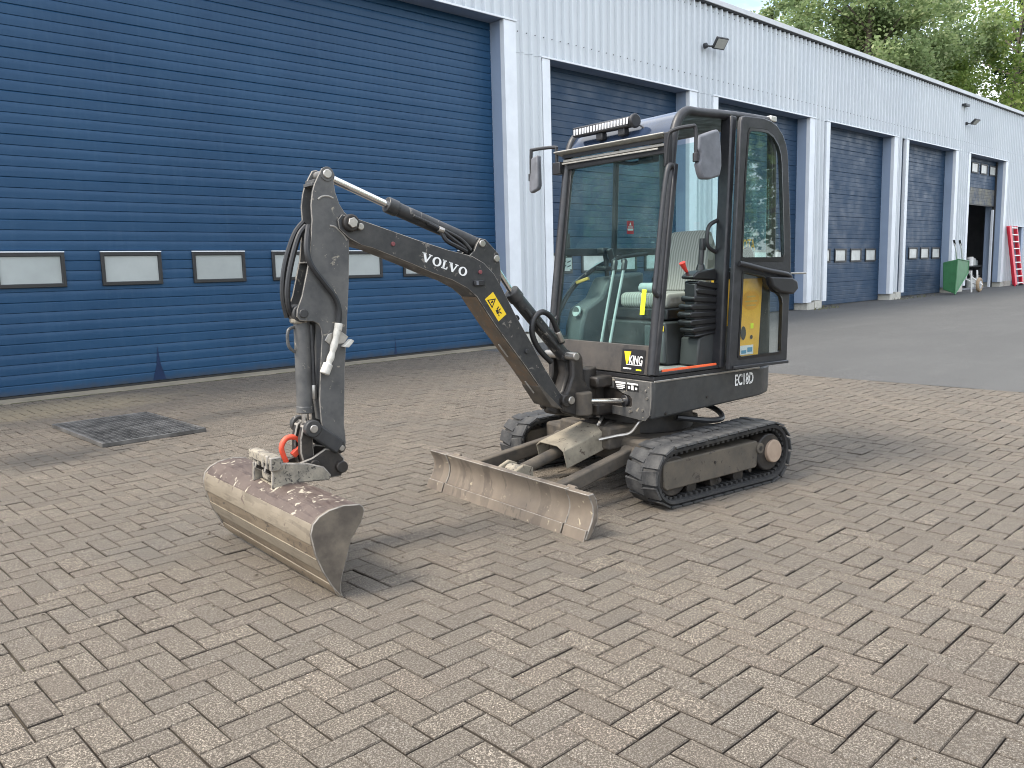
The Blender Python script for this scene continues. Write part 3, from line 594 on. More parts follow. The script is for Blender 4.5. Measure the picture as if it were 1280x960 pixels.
def track(y0, y1, label):
    s = 1 if y0 > 0 else -1
    n = 96; path = hull(CF, RF, CR, RR, n); g = G(); yo, yi = y0+.008, y1-.008
    sec = [(0, yo+.012), (.006, yo+.03), (.006, yi-.03), (0, yi-.012), (-.010, yi), (-.026, yi-.004), (-.030, yi-.03), (-.030, yo+.03), (-.026, yo+.004), (-.010, yo)]
    m = len(sec); vs = [(x+nx*o_, y_, z+nz*o_) for x, z, nx, nz in path for o_, y_ in sec]
    g.add(vs, [(k*m+i, k*m+(i+1) % m, ((k+1) % n)*m+(i+1) % m, ((k+1) % n)*m+i) for k in range(n) for i in range(m)])
    tk = P(g, 'track_belt', 'track_rubber', None, 0, 50, label=label)
    # tread lugs: two staggered rows, wedge shaped
    NL = 31; mid = (y0+y1)/2
    def lug(ya, yb, skew):
        a, b = .039, .033; gg = G(); xa = .0
        lo = [(-a+xa, ya), (a+xa, ya), (a+xa+skew, yb), (-a+xa+skew, yb)]; hi = [(-b+xa, ya+.004), (b+xa, ya+.004), (b*1.25+xa+skew, yb-.003), (-b*1.25+xa+skew, yb-.003)]
        gg.add([(x, y, .002) for x, y in lo]+[(x, y, .0125) for x, y in hi], [(4, 5, 6, 7), (0, 1, 5, 4), (1, 2, 6, 5), (2, 3, 7, 6), (3, 0, 4, 7), (3, 2, 1, 0)])
        me = bpy.data.meshes.new('lug'); me.from_pydata(gg.v, [], gg.f); me.materials.append(MATS['lug_rubber']); return me
    m1 = lug(y0, mid+.012, .016); m2 = lug(mid-.012, y1, -.016)
    pl = hull(CF, RF, CR, RR, NL*2)
    for k in range(NL*2):
        x, z, nx, nz = pl[k]; me = m1 if k % 2 else m2
        o = bpy.data.objects.new('tread_lug', me); COL.objects.link(o); o.parent = tk
        t = Vector((nz, 0, -nx)); o.matrix_local = Matrix(((t.x, 0, nx, x), (0, 1, 0, 0), (t.z, 0, nz, z), (0, 0, 0, 1)))
    # inner drive lugs
    g = G(); pi_ = hull(CF, RF, CR, RR, 62)
    for x, z, nx, nz in pi_:
        t = Vector((nz, 0, -nx)); nn = Vector((nx, 0, nz)); c = Vector((x, 0, z))-nn*.030
        for ya, yb in ((y0+.03, y0+.075), (y1-.075, y1-.03)):
            g.add([c+t*a*.010+Vector((0, y, 0))-nn*h for h in (-.004, .016) for y in (ya, yb) for a in (-1, 1)], [(0, 2, 3, 1), (4, 5, 7, 6), (0, 1, 5, 4), (2, 6, 7, 3), (0, 4, 6, 2), (1, 3, 7, 5)])
    P(g, 'drive_lugs', 'track_rubber', tk, 0)['kind'] = 'stuff'
    yf = y1 if s > 0 else y1
    outer, inner = (y1-.028, y0+.05) if s > 0 else (y0+.028, y1-.05)
    lo_, hi_ = min(outer, inner), max(outer, inner)
    prof = [(.505, .105), (.53, .13), (.53, .255), (.505, .272), (-.285, .285), (-.30, .27), (-.29, .125), (-.275, .115)]
    fr = P(G().prism(prof, lo_, hi_), 'track_frame', 'track_plate', tk, .008)
    g = G()
    ye = hi_ if s > 0 else lo_
    for xx, zz, r_ in ((.1, .21, .009), (.33, .10, .014), (.06, .095, .014), (-.22, .11, .012)): g.cyl((xx, ye-.004*s, zz), (xx, ye+.004*s, zz), r_, 12)
    P(g, 'frame_bolts', 'greasy', fr, 0)
    P(G().cyl((-.31, ye-.02*s, .235), (-.31, ye+.012*s, .235), .034, 18), 'frame_eye', 'track_plate', fr, .004); P(G().cyl((-.31, ye+.0122*s, .235), (-.31, ye+.0128*s, .235), .015, 14), 'eye_hole', 'greasy', fr, 0)
    P(G().cyl((CR[0], lo_, CR[1]), (CR[0], hi_, CR[1]), .118, 28), 'sprocket', 'greasy', tk, .008)
    P(G().cyl((CR[0]-.03, hi_-.06 if s > 0 else lo_+.06, CR[1]), (CR[0]-.03, ye+.022*s, CR[1]+.005), .072, 28), 'drive_hub', 'hub_mud', tk, .006)
    P(G().cyl((CF[0], lo_, CF[1]), (CF[0], hi_-.01, CF[1]), .118, 28), 'idler', 'greasy', tk, .008)
    for q in range(3): P(G().cyl((.27-.21*q, lo_, .085), (.27-.21*q, hi_-.03, .085), .045, 16), 'bottom_roller', 'greasy', tk, .004)
track(.40, .65, 'left rubber track with dusty lugs, nearer the camera'); track(-.86, -.61, 'right rubber track behind the blade')
P(G().box(-.36, .40, -.62, .42, .17, .33), 'undercarriage', 'under_mud', None, .02)
P(G().cyl((0, -.1, .33), (0, -.1, .47), .34, 40), 'slew_ring', 'greasy', None, .006)
P(G().box(-.30, .5, -.34, .14, .26, .40), 'blade_mount', 'under_mud', None, .015)

# ---------------- dozer blade
def yaw(v):      # the blade stands slightly askew
    return Vector((v.x-.035*(v.y), v.y, v.z))
BX = 1.25
front = [(0, .006), (-.022, .05), (-.045, .095), (-.056, .135), (-.052, .175), (-.036, .212), (-.024, .236)]
back = [(-.062, .240), (-.080, .205), (-.092, .15), (-.085, .09), (-.055, .04), (-.028, .006)]
prof = [(BX+a, b) for a, b in front+back]
bl = P(G().prism(prof, -.55, .57, 'y', yaw), 'dozer_blade', 'blade_steel', None, .004, 50)
for a, b in ((-.738, -.556), (.576, .752)): P(G().prism([(x+.004, z) for x, z in prof], a, b, 'y', yaw), 'end_extension', 'blade_steel', bl, .005, 50)
for a, b in ((-.55, .57), (-.736, -.558), (.578, .750)):
    P(G().prism([(BX+.014, -.002), (BX-.006, .054), (BX-.036, .054), (BX-.012, -.002)], a+.002, b-.002, 'y', yaw), 'cutting_edge', 'blade_steel', bl, .002)
for yy in (-.50, .56): P(G().cyl(yaw(Vector((BX-.066, yy-.01, .235))), yaw(Vector((BX-.066, yy+.05, .235))), .014, 10), 'extension_hinge', 'blade_steel', bl, .002)
for y0_, y1_ in ((.33, .25), (-.48, -.40)):
    a = P(G().obox((1.14, y0_, .13), (.42, y1_, .25), .062, .085), 'blade_arm', 'under_mud', None, .01)
    P(G().cyl((.42, y1_-.06, .25), (.42, y1_+.06, .25), .045, 16), 'arm_boss', 'under_mud', a, .005)
P(G().obox((1.115, -.46, .13), (1.115, .38, .13), .05, .09), 'cross_tube', 'blade_steel', None, .01)
# lift cylinder with its mud covered guard
bc = P(G().cyl((1.06, -.06, .18), (.45, -.06, .33), .036, 18), 'blade_cylinder', 'under_mud', None, .003)
P(G().cyl((1.06, -.12, .18), (1.06, 0, .18), .05, 16), 'cylinder_eye', 'coupler_mud', bc, .006)
for yy in (-.15, .005): P(G().prism([(1.18, .10), (1.00, .14), (1.00, .22), (1.06, .245), (1.12, .22), (1.18, .18)], yy, yy+.025), 'blade_lug', 'guard_mud', bc, .006)
g = G(); pr = [(-.135, -.085), (-.135, .03), (-.085, .062), (.085, .062), (.135, .03), (.135, -.085), (.125, -.085), (.125, .024), (.08, .05), (-.08, .05), (-.125, .024), (-.125, -.085)]
A_, B_ = Vector((.80, -.06, .262)), Vector((.47, -.06, .345)); dd = (B_-A_).normalized(); nn = Vector((-dd.z, 0, dd.x)); nn = nn if nn.z > 0 else -nn
n_ = len(pr); vs = [q+Vector((0, a, 0))+nn*b for q in (A_, B_) for a, b in pr]
g.add(vs, [tuple(range(n_))[::-1], tuple(range(n_, 2*n_))]+[(i, (i+1) % n_, (i+1) % n_+n_, i+n_) for i in range(n_)]); P(g, 'cylinder_guard', 'guard_mud', bc, .006)
P(G().tube([(.52, .06, .41), (.5, .06, .435), (.42, -.02, .44), (.42, -.14, .44), (.46, -.18, .42)], .011, 8, 5), 'guard_loop', 'dull_steel', bc, 0)
P(G().tube([(.55, .10, .33), (.46, .16, .35), (.40, .22, .37), (.36, .26, .44), (.3, .26, .46)], .010, 8, 5), 'steel_pipe', 'dull_steel', None, 0)
P(G().cyl((.40, -.16, .36), (.40, .04, .36), .06, 18), 'cylinder_pivot', 'greasy', None, .006)
P(G().tube([(.1, .32, .44), (-.1, .42, .41), (-.25, .38, .41), (-.4, .15, .43), (-.45, -.2, .44)], .018, 8, 6), 'track_hose', 'hose', None, 0)

# ---------------- upper structure
YL, YR = .42, -.585
plan = [(.405, YR+.05), (.405, YL-.012), (.398, YL), (-.58, YL), (-.69, YL-.03), (-.79, YL-.10), (-.87, YL-.22), (-.92, -.05), (-.92, -.15), (-.87, YR+.2), (-.76, YR+.08), (-.6, YR), (.38, YR)]
def lower(v):      # the skirt slopes up towards the tail and tucks in
    if v.z < .5: v = Vector((v.x, v.y*.985 if v.y > 0 else v.y, v.z+(max(0, -v.x-.15))*.085+max(0, v.x-.2)*.0))
    return v
P(G().prism(plan, .475, .702, 'z', lower), 'side_skirt', 'body_paint', None, .014, 40, 3)
P(G().prism([(x*.985, y*.985) for x, y in plan], .702, .728, 'z'), 'deck', 'black_plastic', None, .004)
# pale lip along the upper edge of the skirt
P(G().obox((.40, YL+.001, .699), (-.56, YL+.001, .699), .006, .012), 'skirt_lip', 'dull_steel', None, .002)
# engine cover and counterweight behind the seat
P(G().prism([(-.34, .73), (-.585, .73), (-.625, 1.27), (-.61, 1.30), (-.35, 1.30), (-.34, 1.29)], .20, .39), 'engine_cover', 'yellow_paint', None, .02); P(G().box(-.735, -.50, -.5, .195, .73, 1.30), 'engine_bay', 'black_plastic', None, .02)
cwp = [(-.70, YL-.03), (-.80, YL-.11), (-.87, YL-.23), (-.92, -.05), (-.92, -.15), (-.87, YR+.2), (-.77, YR+.08), (-.70, YR+.03)]
P(G().prism(cwp, .73, 1.26, 'z'), 'counterweight', 'body_paint', None, .02)
# front face: plate with the opening for the slew cylinder
fp = [(-.04, .635), (.115, .635), (.17, .612), (.235, .60), (.252, .585), (.252, .545), (.245, .533), (.10, .525), (-.10, .505), (-.30, .50), (-.30, .478), (.10, .474), (.36, .462), (.40, .50), (.412, .60), (.412, .70), (-.04, .70)]
P(G().prism(fp, .405, .417, 'x'), 'front_plate', 'arm_paint', None, .002)
P(G().box(.395, .4065, -.55, .25, .49, .70), 'front_recess', 'greasy', None, 0)
g = G()
for yy, zz in ((.372, .645), (.382, .60), (.345, .525), (.235, .505), (.25, .51)): g.cyl((.415, yy, zz), (.423, yy, zz), .008, 8)
P(g, 'bolts', 'dull_steel', None, 0)
st = decal('plate_label', 'print_black', ex, (.418, .10, .63), (0, 1, 0), (0, 0, 1), [rect(0, 0, .105, .052), rect(.112, .0, .21, .052)])
decal('plate_print', 'print_white', ex, (.4185, .10, .63), (0, 1, 0), (0, 0, 1), [rect(.012, .038, .1, .05), rect(.02, .026, .095, .033), rect(.022, .015, .095, .022), rect(.03, .006, .08, .011), rect(.115, .04, .208, .05), rect(.15, .008, .17, .036), rect(.122, .012, .14, .03), rect(.182, .012, .2, .026)])
# slew cylinder
P(G().cyl((.28, .20, .555), (.42, .185, .566), .036, 18), 'slew_barrel', 'black_plastic', None, .004); P(G().cyl((.40, .186, .565), (.665, .135, .585), .0155, 16), 'slew_rod', 'chrome', None, 0)
# model lettering on the skirt, worn
us = Vector((-1, 0, .01)); 
tv, tf = words('EC18D', 0, 0, .182, .074, .03)
rr = random.Random(5)
md = decal('model_lettering', 'print_white', ex, (-.318, YL+.0012, .602), us, (0, 0, 1), [(tv, tf)])
decal('lettering_scratch', 'body_paint', md, (-.318, YL+.0018, .602), us, (0, 0, 1), [poly((x, y), (x+rr.uniform(.004, .014), y+rr.uniform(-.004, .006)), (x+rr.uniform(.0, .010), y+rr.uniform(.006, .016))) for x, y in [(rr.uniform(.01, .172), rr.uniform(0, .062)) for _ in range(34)]])
g = G()
for xx, zz in ((-.06, .56), (.3, .50)): g.cyl((xx, YL-.01, zz), (xx, YL+.0015, zz), .008, 10)
P(g, 'skirt_holes', 'greasy', None, 0)

# ---------------- swing post
sw = P(G().prism([(.40, .50), (.62, .47), (.80, .50), (.80, .60), (.74, .64), (.70, .74), (.72, .86), (.66, .88), (.60, .82), (.56, .70), (.40, .68)], -.13, .00), 'swing_post', 'greasy', None, .02, 40, 3)
for ya in (-.135, .06): P(G().prism([(.62, .46), (.82, .53), (.83, .60), (.78, .66), (.745, .74), (.745, .83), (.72, .875), (.685, .875), (.665, .84), (.66, .72), (.60, .62)], ya, ya+.04), 'post_cheek', 'greasy', sw, .012)
P(G().cyl((.675, .105, .50), (.675, .105, .64), .055, 20), 'slew_eye', 'under_mud', sw, .01); P(G().cyl((.52, -.06, .45), (.52, -.06, .76), .075, 24), 'king_pin', 'greasy', sw, .008)
P(G().box(.40, .54, -.2, .08, .47, .545), 'post_mount', 'greasy', sw, .015); P(G().box(.40, .54, -.2, .08, .64, .71), 'post_mount', 'greasy', sw, .015)
for a, b, z_ in ((.735, .085, .855), (.775, .085, .60)): P(G().cyl((a, -.16, z_), (a, .125, z_), .024, 16), 'post_pin', 'dull_steel', sw, .004)

# ---------------- boom
BU = [(2.174, 1.626), (2.152, 1.652), (2.115, 1.645), (2.068, 1.632), (1.947, 1.595), (1.774, 1.541), (1.564, 1.480), (1.415, 1.447), (1.340, 1.409), (1.276, 1.349), (1.226, 1.271), (1.142, 1.124), (1.041, .968), (.945, .810), (.842, .663), (.775, .585)]
BLo = [(.80, .545), (.891, .585), (.967, .682), (1.074, .821), (1.168, .936), (1.273, 1.066), (1.348, 1.168), (1.392, 1.230), (1.454, 1.279), (1.546, 1.324), (1.665, 1.364), (1.781, 1.411), (2.0, 1.493), (2.053, 1.505), (2.121, 1.541), (2.168, 1.584)]
bo = P(G().prism(BU+BLo, -.072, .074), 'boom', 'dark_paint', None, .004, 50)
# thick side plates standing proud of the box section
for ya, yb in ((.0741, .082), (-.080, -.0721)): P(G().prism(BU+BLo, ya, yb), 'boom_side_plate', 'dark_paint', bo, .003, 50)
# rusty belly plate
belly = BLo[1:8]; off = [(x+.004, z-.0045) for x, z in belly]
P(G().prism(belly+off[::-1], -.070, .072), 'belly_plate', 'rusty_under', bo, 0, 60)
for a, b in ((1.20, .967), (1.02, .74)): P(G().obox((a+.01, .01, b-.012), (a-.05, .01, b-.086), .008, .006), 'weld_bead', 'weld', bo, 0)
P(G().cyl((2.112, -.10, 1.612), (2.112, .108, 1.612), .042, 24), 'boom_pin_boss', 'greasy', bo, .008); P(G().cyl((2.112, .108, 1.612), (2.112, .122, 1.612), .026, 6), 'pin_bolt', 'dull_steel', bo, .003)
P(G().cyl((2.065, .08, 1.594), (2.065, .106, 1.594), .017, 12), 'lock_bolt', 'dull_steel', bo, .003)
P(G().cyl((.80, -.14, .60), (.80, .115, .60), .038, 20), 'boom_foot_pin', 'greasy', bo, .006)
P(G().prism([(.80, .54), (.90, .575), (.99, .70), (.98, .715), (.955, .68), (.83, .56)], -.085, .088), 'foot_guard', 'under_mud', bo, .004)
# cylinder bracket on the knee of the boom
bk = [(1.43, 1.44), (1.385, 1.475), (1.368, 1.511), (1.345, 1.541), (1.310, 1.535), (1.27, 1.50), (1.225, 1.457), (1.218, 1.40), (1.212, 1.33), (1.226, 1.26), (1.29, 1.35), (1.35, 1.405)]
for ya in (-.058, .042): P(G().prism(bk, ya, ya+.016), 'knee_bracket', 'dark_paint', bo, .003)
for a, b in ((1.335, 1.513), (1.243, 1.432)): P(G().cyl((a, -.07, b), (a, .068, b), .019, 16), 'bracket_pin', 'dull_steel', bo, .003)
P(G().box(1.35, 1.415, .082, .098, 1.288, 1.318), 'boom_marker_lamp', 'black_plastic', bo, .004); P(G().box(1.39, 1.404, .098, .100, 1.292, 1.314), 'lamp_lens', 'grey_plastic', bo, .002)
for a, b in ((1.369, 1.361), (1.886, 1.512)): P(G().cyl((a, .08, b), (a, .0905, b), .011, 12), 'plug', 'plug_red', bo, .002)
P(G().cyl((1.07, .08, .91), (1.07, .093, .91), .014, 12), 'plug', 'dark_paint', bo, .002)
# lettering on the boom: slab serif capitals
def gl_V(): return [poly((0, 1), (.30, 1), (.52, .30), (.72, .86), (.86, .86), (.56, 0), (.40, 0), (.08, .86), (0, .86)), poly((-.04, .88), (.36, .88), (.36, 1), (-.04, 1)), poly((.6, .88), (.96, .88), (.96, 1), (.6, 1))]
def gl_O():
    n = 24; o_ = [(.5+.5*math.cos(2*math.pi*i/n), .5+.52*math.sin(2*math.pi*i/n)) for i in range(n)]; i_ = [(.5+.25*math.cos(2*math.pi*i/n), .5+.38*math.sin(2*math.pi*i/n)) for i in range(n)]
    return [(o_+i_, [(i, (i+1) % n, (i+1) % n+n, i+n) for i in range(n)])]
def gl_L(): return [rect(.14, 0, .40, 1), rect(0, .88, .54, 1), rect(0, 0, .8, .13), poly((.68, 0), (.8, 0), (.8, .36), (.7, .36), (.62, .13))]
lt = []; cx_ = 0
for gfun, wd in ((gl_V, .062), (gl_O, .055), (gl_L, .048), (gl_V, .062), (gl_O, .055)):
    for vs, fs in gfun(): lt.append(([(cx_+x*wd, y*.046) for x, y in vs], fs))
    cx_ += wd+(.004 if gfun is not gl_L else -.006)
ub = Vector((1.706-1.476, 0, 0)); ub = Vector((-1, 0, -.336))
decal('boom_lettering', 'print_white', bo, (1.730, .0822, 1.428), ub, (0, 0, 1), [([(x*.99, y) for x, y in vs], fs) for vs, fs in lt], .0012)
# yellow warning sticker: pinch hazard triangle and crushed hand
uw = Vector((1.257-1.343, 0, 1.089-1.215)).normalized(); Wd = .152; Hd = .066
wo_ = Vector((1.343, .0822, 1.215)); wv_ = Vector((1.289-1.343, 0, 1.254-1.215)); wv_ = (wv_-uw*wv_.dot(uw)).normalized(); 
decal('warning_sticker', 'print_yellow', bo, wo_, uw, wv_, [rect(0, 0, Wd, Hd)], .0012)
tri = lambda cx, cy, s: [(cx, cy+s), (cx-s*.9, cy-s*.6), (cx+s*.9, cy-s*.6)]
to, ti = tri(.04, .028, .032), tri(.04, .028, .021)
sym = [(to+ti, [(0, 1, 4, 3), (1, 2, 5, 4), (2, 0, 3, 5)]), poly((.036, .02), (.044, .02), (.046, .036), (.034, .036)), poly((.09, .02), (.115, .016), (.118, .030), (.098, .036)), poly((.1, .036), (.108, .036), (.106, .052), (.1, .052)), poly((.112, .032), (.13, .040), (.127, .046), (.110, .038)), poly((.088, .03), (.096, .03), (.09, .05), (.084, .048)), rect(.12, .018, .132, .024)]
decal('warning_symbol', 'print_black', bo, wo_, uw, wv_, sym, .0019)

# ---------------- cylinders
def cylinder(name, rod_a, rod_b, bar_a, bar_b, rr_, rb, label=None):
    rod_a, rod_b, bar_a, bar_b = map(Vector, (rod_a, rod_b, bar_a, bar_b)); d = (bar_b-bar_a).normalized()
    b = P(G().cyl(bar_a, bar_b, rb, 24), name, 'dark_paint', None, .004, label=label)
    P(G().cyl(bar_a-d*.012, bar_a+d*.05, rb*1.14, 24), 'gland', 'dark_paint', b, .004); P(G().cyl(rod_a, rod_b, rr_, 18), 'rod', 'chrome', b, 0)
    for q, r_ in ((rod_a, rr_*1.7), (bar_b, rb*.9)): P(G().cyl(q+Vector((0, -.035, 0)), q+Vector((0, .035, 0)), r_, 18), 'eye', 'dark_paint', b, .004)
    return b
ac = cylinder('arm_cylinder', (2.187, 0, 1.838), (1.84, 0, 1.700), (1.858, 0, 1.708), (1.335, 0, 1.513), .0185, .036)
P(G().tube([(1.66, .04, 1.62), (1.60, .055, 1.59), (1.52, .05, 1.54), (1.44, .045, 1.49), (1.42, .03, 1.47)], .012, 8, 5), 'cylinder_hose', 'hose', ac, 0)
P(G().tube([(1.74, .042, 1.655), (1.60, .046, 1.60), (1.46, .04, 1.54), (1.40, .05, 1.48)], .009, 8, 5), 'oil_pipe', 'dark_paint', ac, 0)
P(G().cyl((1.60, .052, 1.590), (1.57, .056, 1.578), .016, 8), 'hose_fitting', 'dull_steel', ac, .002); P(G().tube([(1.58, .05, 1.575), (1.56, .06, 1.53), (1.50, .06, 1.50), (1.43, .05, 1.47)], .012, 8, 5), 'cylinder_hose', 'hose', ac, 0)
lc = cylinder('boom_cylinder', (1.243, 0, 1.432), (1.09, 0, 1.225), (1.10, 0, 1.240), (.735, 0, .855), .017, .040)
P(G().tube([(.87, .05, .83), (.96, .06, .91), (1.01, .062, 1.0), (1.0, .065, 1.085), (.94, .065, 1.125), (.87, .062, 1.09), (.82, .06, 1.00), (.785, .055, .935)], .0165, 10, 6), 'boom_hose', 'hose', lc, 0)
P(G().cyl((.825, .06, 1.005), (.79, .056, .945), .019, 8), 'hose_fitting', 'dull_steel', lc, .003)
P(G().tube([(1.04, .042, 1.15), (.9, .044, 1.0), (.80, .044, .90)], .010, 8, 3), 'oil_pipe', 'dark_paint', lc, 0)
P(G().cyl((1.05, -.02, 1.10), (1.115, -.02, 1.06), .018, 10), 'pipe_stub', 'black_plastic', lc, .004)

# ---------------- arm
AR = [(2.210, 1.870), (2.192, 1.862), (2.183, 1.851), (2.178, 1.814), (2.171, 1.755), (2.154, 1.703), (2.130, 1.665), (2.085, 1.63), (2.085, 1.58), (2.112, 1.532), (2.125, 1.340), (2.140, 1.195), (2.168, .932), (2.190, .636), (2.185, .545), (2.195, .505), (2.222, .488), (2.248, .50), (2.262, .535), (2.30, .62)]
AL = [(2.309, .663), (2.311, .769), (2.298, .909), (2.280, 1.077), (2.283, 1.112), (2.294, 1.136), (2.320, 1.149), (2.383, 1.156), (2.399, 1.176), (2.396, 1.208), (2.368, 1.272), (2.340, 1.374), (2.322, 1.439), (2.315, 1.486), (2.297, 1.625), (2.298, 1.695), (2.287, 1.755), (2.275, 1.792), (2.252, 1.834), (2.232, 1.866)]
core = [(2.215, 1.79), (2.185, 1.70), (2.14, 1.64), (2.09, 1.63), (2.088, 1.575), (2.118, 1.52), (2.132, 1.33), (2.145, 1.19), (2.173, .93), (2.194, .64), (2.29, .66), (2.30, .77), (2.288, .90), (2.265, 1.10), (2.25, 1.3), (2.255, 1.5), (2.245, 1.7)]
ar = P(G().prism(core, -.052, .052), 'arm', 'arm_paint', None, .004, 50)
for ya, yb in ((.0525, .066), (-.066, -.0525)): P(G().prism(AR+AL, ya, yb), 'arm_side_plate', 'arm_paint', ar, .003, 50)
for z0, z1, xa, xb in ((1.785, 1.80, 2.255, 2.282), (1.80, 1.815, 2.245, 2.272), (1.425, 1.432, 2.25, 2.326)): P(G().box(xa, xb, -.0525, .0525, z0, z1), 'front_web', 'weld' if z0 < 1.5 else 'arm_paint', ar, .002)
for q_ in ([(2.262, .066, 1.722), (2.24, .066, 1.735), (2.21, .066, 1.737), (2.185, .066, 1.728)], [(2.21, .066, 1.60), (2.18, .066, 1.592), (2.14, .066, 1.555), (2.125, .066, 1.53)]): P(G().tube(q_, .0048, 8, 5), 'weld_seam', 'weld', ar, 0)
P(G().cyl((2.210, -.075, 1.840), (2.210, .078, 1.840), .022, 18), 'arm_pin', 'dull_steel', ar, .004); P(G().cyl((2.210, .066, 1.840), (2.210, .071, 1.840), .034, 20), 'pin_plate', 'arm_paint', ar, .002)
P(G().cyl((2.366, -.072, 1.190), (2.366, .074, 1.190), .022, 18), 'cylinder_pin', 'dark_paint', ar, .004); P(G().cyl((2.222, -.085, .524), (2.222, .085, .524), .026, 18), 'bucket_pin', 'greasy', ar, .004); P(G().cyl((2.222, .085, .524), (2.222, .098, .524), .016, 6), 'pin_bolt', 'dull_steel', ar, .002)
# hoses along the arm
P(G().tube([(2.30, .0, 1.60), (2.345, .01, 1.55), (2.395, .02, 1.42), (2.42, .02, 1.30), (2.415, .015, 1.21), (2.39, .0, 1.18)], .014, 8, 6), 'arm_hose', 'hose', ar, 0)
P(G().tube([(2.30, -.03, 1.62), (2.35, -.03, 1.56), (2.405, -.03, 1.42), (2.425, -.03, 1.28), (2.41, -.03, 1.17)], .014, 8, 6), 'arm_hose', 'hose', ar, 0)
P(G().tube([(2.30, .03, 1.60), (2.335, .075, 1.50), (2.325, .085, 1.42), (2.27, .085, 1.34), (2.215, .085, 1.265), (2.195, .085, 1.20), (2.20, .085, 1.135)], .0145, 8, 6), 'arm_hose', 'hose', ar, 0)
# pale wrapped coupling with its small bracket
cp = P(G().tube([(2.203, .088, 1.125), (2.225, .09, 1.05), (2.25, .092, .98), (2.272, .095, .935)], lambda t: .013+.005*abs(math.sin(t*11)), 10, 6), 'hose_coupling', 'white_tape', ar, 0)
P(G().cyl((2.268, .095, .945), (2.292, .097, .898), .024, 12), 'coupling_end', 'white_tape', cp, .004); P(G().cyl((2.200, .087, 1.135), (2.207, .088, 1.10), .020, 10), 'coupling_nut', 'white_tape', cp, .003)
P(G().prism([(2.27, 1.055), (2.25, 1.085), (2.19, 1.10), (2.145, 1.065), (2.17, 1.035), (2.24, 1.03)], .067, .072), 'coupling_bracket', 'dull_steel', ar, .002)
P(G().prism([(2.19, 1.02), (2.145, 1.055), (2.13, 1.045), (2.16, 1.015)], .067, .105), 'coupling_flag', 'white_tape', ar, .003)
# bucket cylinder in front of the arm
kc = P(G().cyl((2.352, 0, 1.165), (2.362, 0, .715), .0385, 24), 'bucket_cylinder', 'arm_paint', None, .005)
P(G().cyl((2.366, -.045, 1.19), (2.366, .045, 1.19), .043, 20), 'eye', 'dark_paint', kc, .006); P(G().box(2.335, 2.40, -.04, .04, 1.14, 1.20), 'cylinder_head', 'coupler_mud', kc, .01)
P(G().cyl((2.3605, 0, .74), (2.3625, 0, .705), .0415, 24), 'gland', 'arm_paint', kc, .004); P(G().cyl((2.362, 0, .72), (2.364, 0, .63), .0175, 18), 'rod', 'chrome', kc, 0)
P(G().tube([(2.385, -.0, 1.125), (2.425, .01, 1.11), (2.428, .01, 1.04), (2.395, .0, 1.005)], .008, 8, 5), 'feed_pipe', 'arm_paint', kc, 0)
P(G().tube([(2.31, .01, 1.13), (2.312, .012, 1.0), (2.316, .012, .80)], .0125, 8, 4), 'return_pipe', 'dark_paint', kc, 0); P(G().cyl((2.316, .012, .84), (2.317, .012, .77), .018, 10), 'pipe_fitting', 'dull_steel', kc, .003)

# ---------------- linkage, quick coupler
for ya in (-.062, .018): P(G().prism([(2.345, .66), (2.375, .668), (2.398, .65), (2.415, .59), (2.418, .52), (2.40, .44), (2.36, .40), (2.33, .42), (2.35, .50), (2.352, .58), (2.33, .635)], ya, ya+.040), 'bucket_link', 'greasy', None, .006)
for ya in (-.105, .068):
    lk = P(G().obox((2.364, ya+.018, .64), (2.225, ya+.018, .525), .026, .075), 'side_link', 'dark_paint', None, .01)
    P(G().cyl((2.364, ya, .64), (2.364, ya+.036, .64), .042, 18), 'link_eye', 'dark_paint', lk, .005)
P(G().cyl((2.364, -.115, .64), (2.364, .112, .64), .02, 14), 'link_pin', 'dull_steel', None, .003)
qc = empty('quick_coupler'); qc.parent = ex
for ya in (-.075, .055): P(G().prism([(2.225, .38), (2.20, .42), (2.205, .47), (2.24, .515), (2.30, .53), (2.37, .495), (2.48, .47), (2.60, .49), (2.61, .46), (2.56, .43), (2.46, .40), (2.33, .38)], ya, ya+.022), 'coupler_plate', 'greasy', qc, .006)
P(G().cyl((2.225, -.095, .43), (2.225, .10, .43), .030, 16), 'coupler_pin', 'greasy', qc, .004); P(G().cyl((2.36, -.09, .46), (2.36, .09, .46), .024, 14), 'coupler_pin', 'greasy', qc, .004)
P(G().box(2.30, 2.58, -.05, .05, .405, .455), 'coupler_block', 'coupler_mud', qc, .012)
P(G().tube([(2.46, -.03, .47), (2.48, -.03, .54), (2.455, -.03, .585), (2.41, -.03, .585), (2.385, -.03, .55), (2.375, -.03, .50)], .013, 10, 6), 'red_lock_handle', 'red_coupler', qc, 0)
P(G().obox((2.385, -.02, .535), (2.43, -.02, .50), .03, .03), 'lock_tab', 'red_coupler', qc, .004)

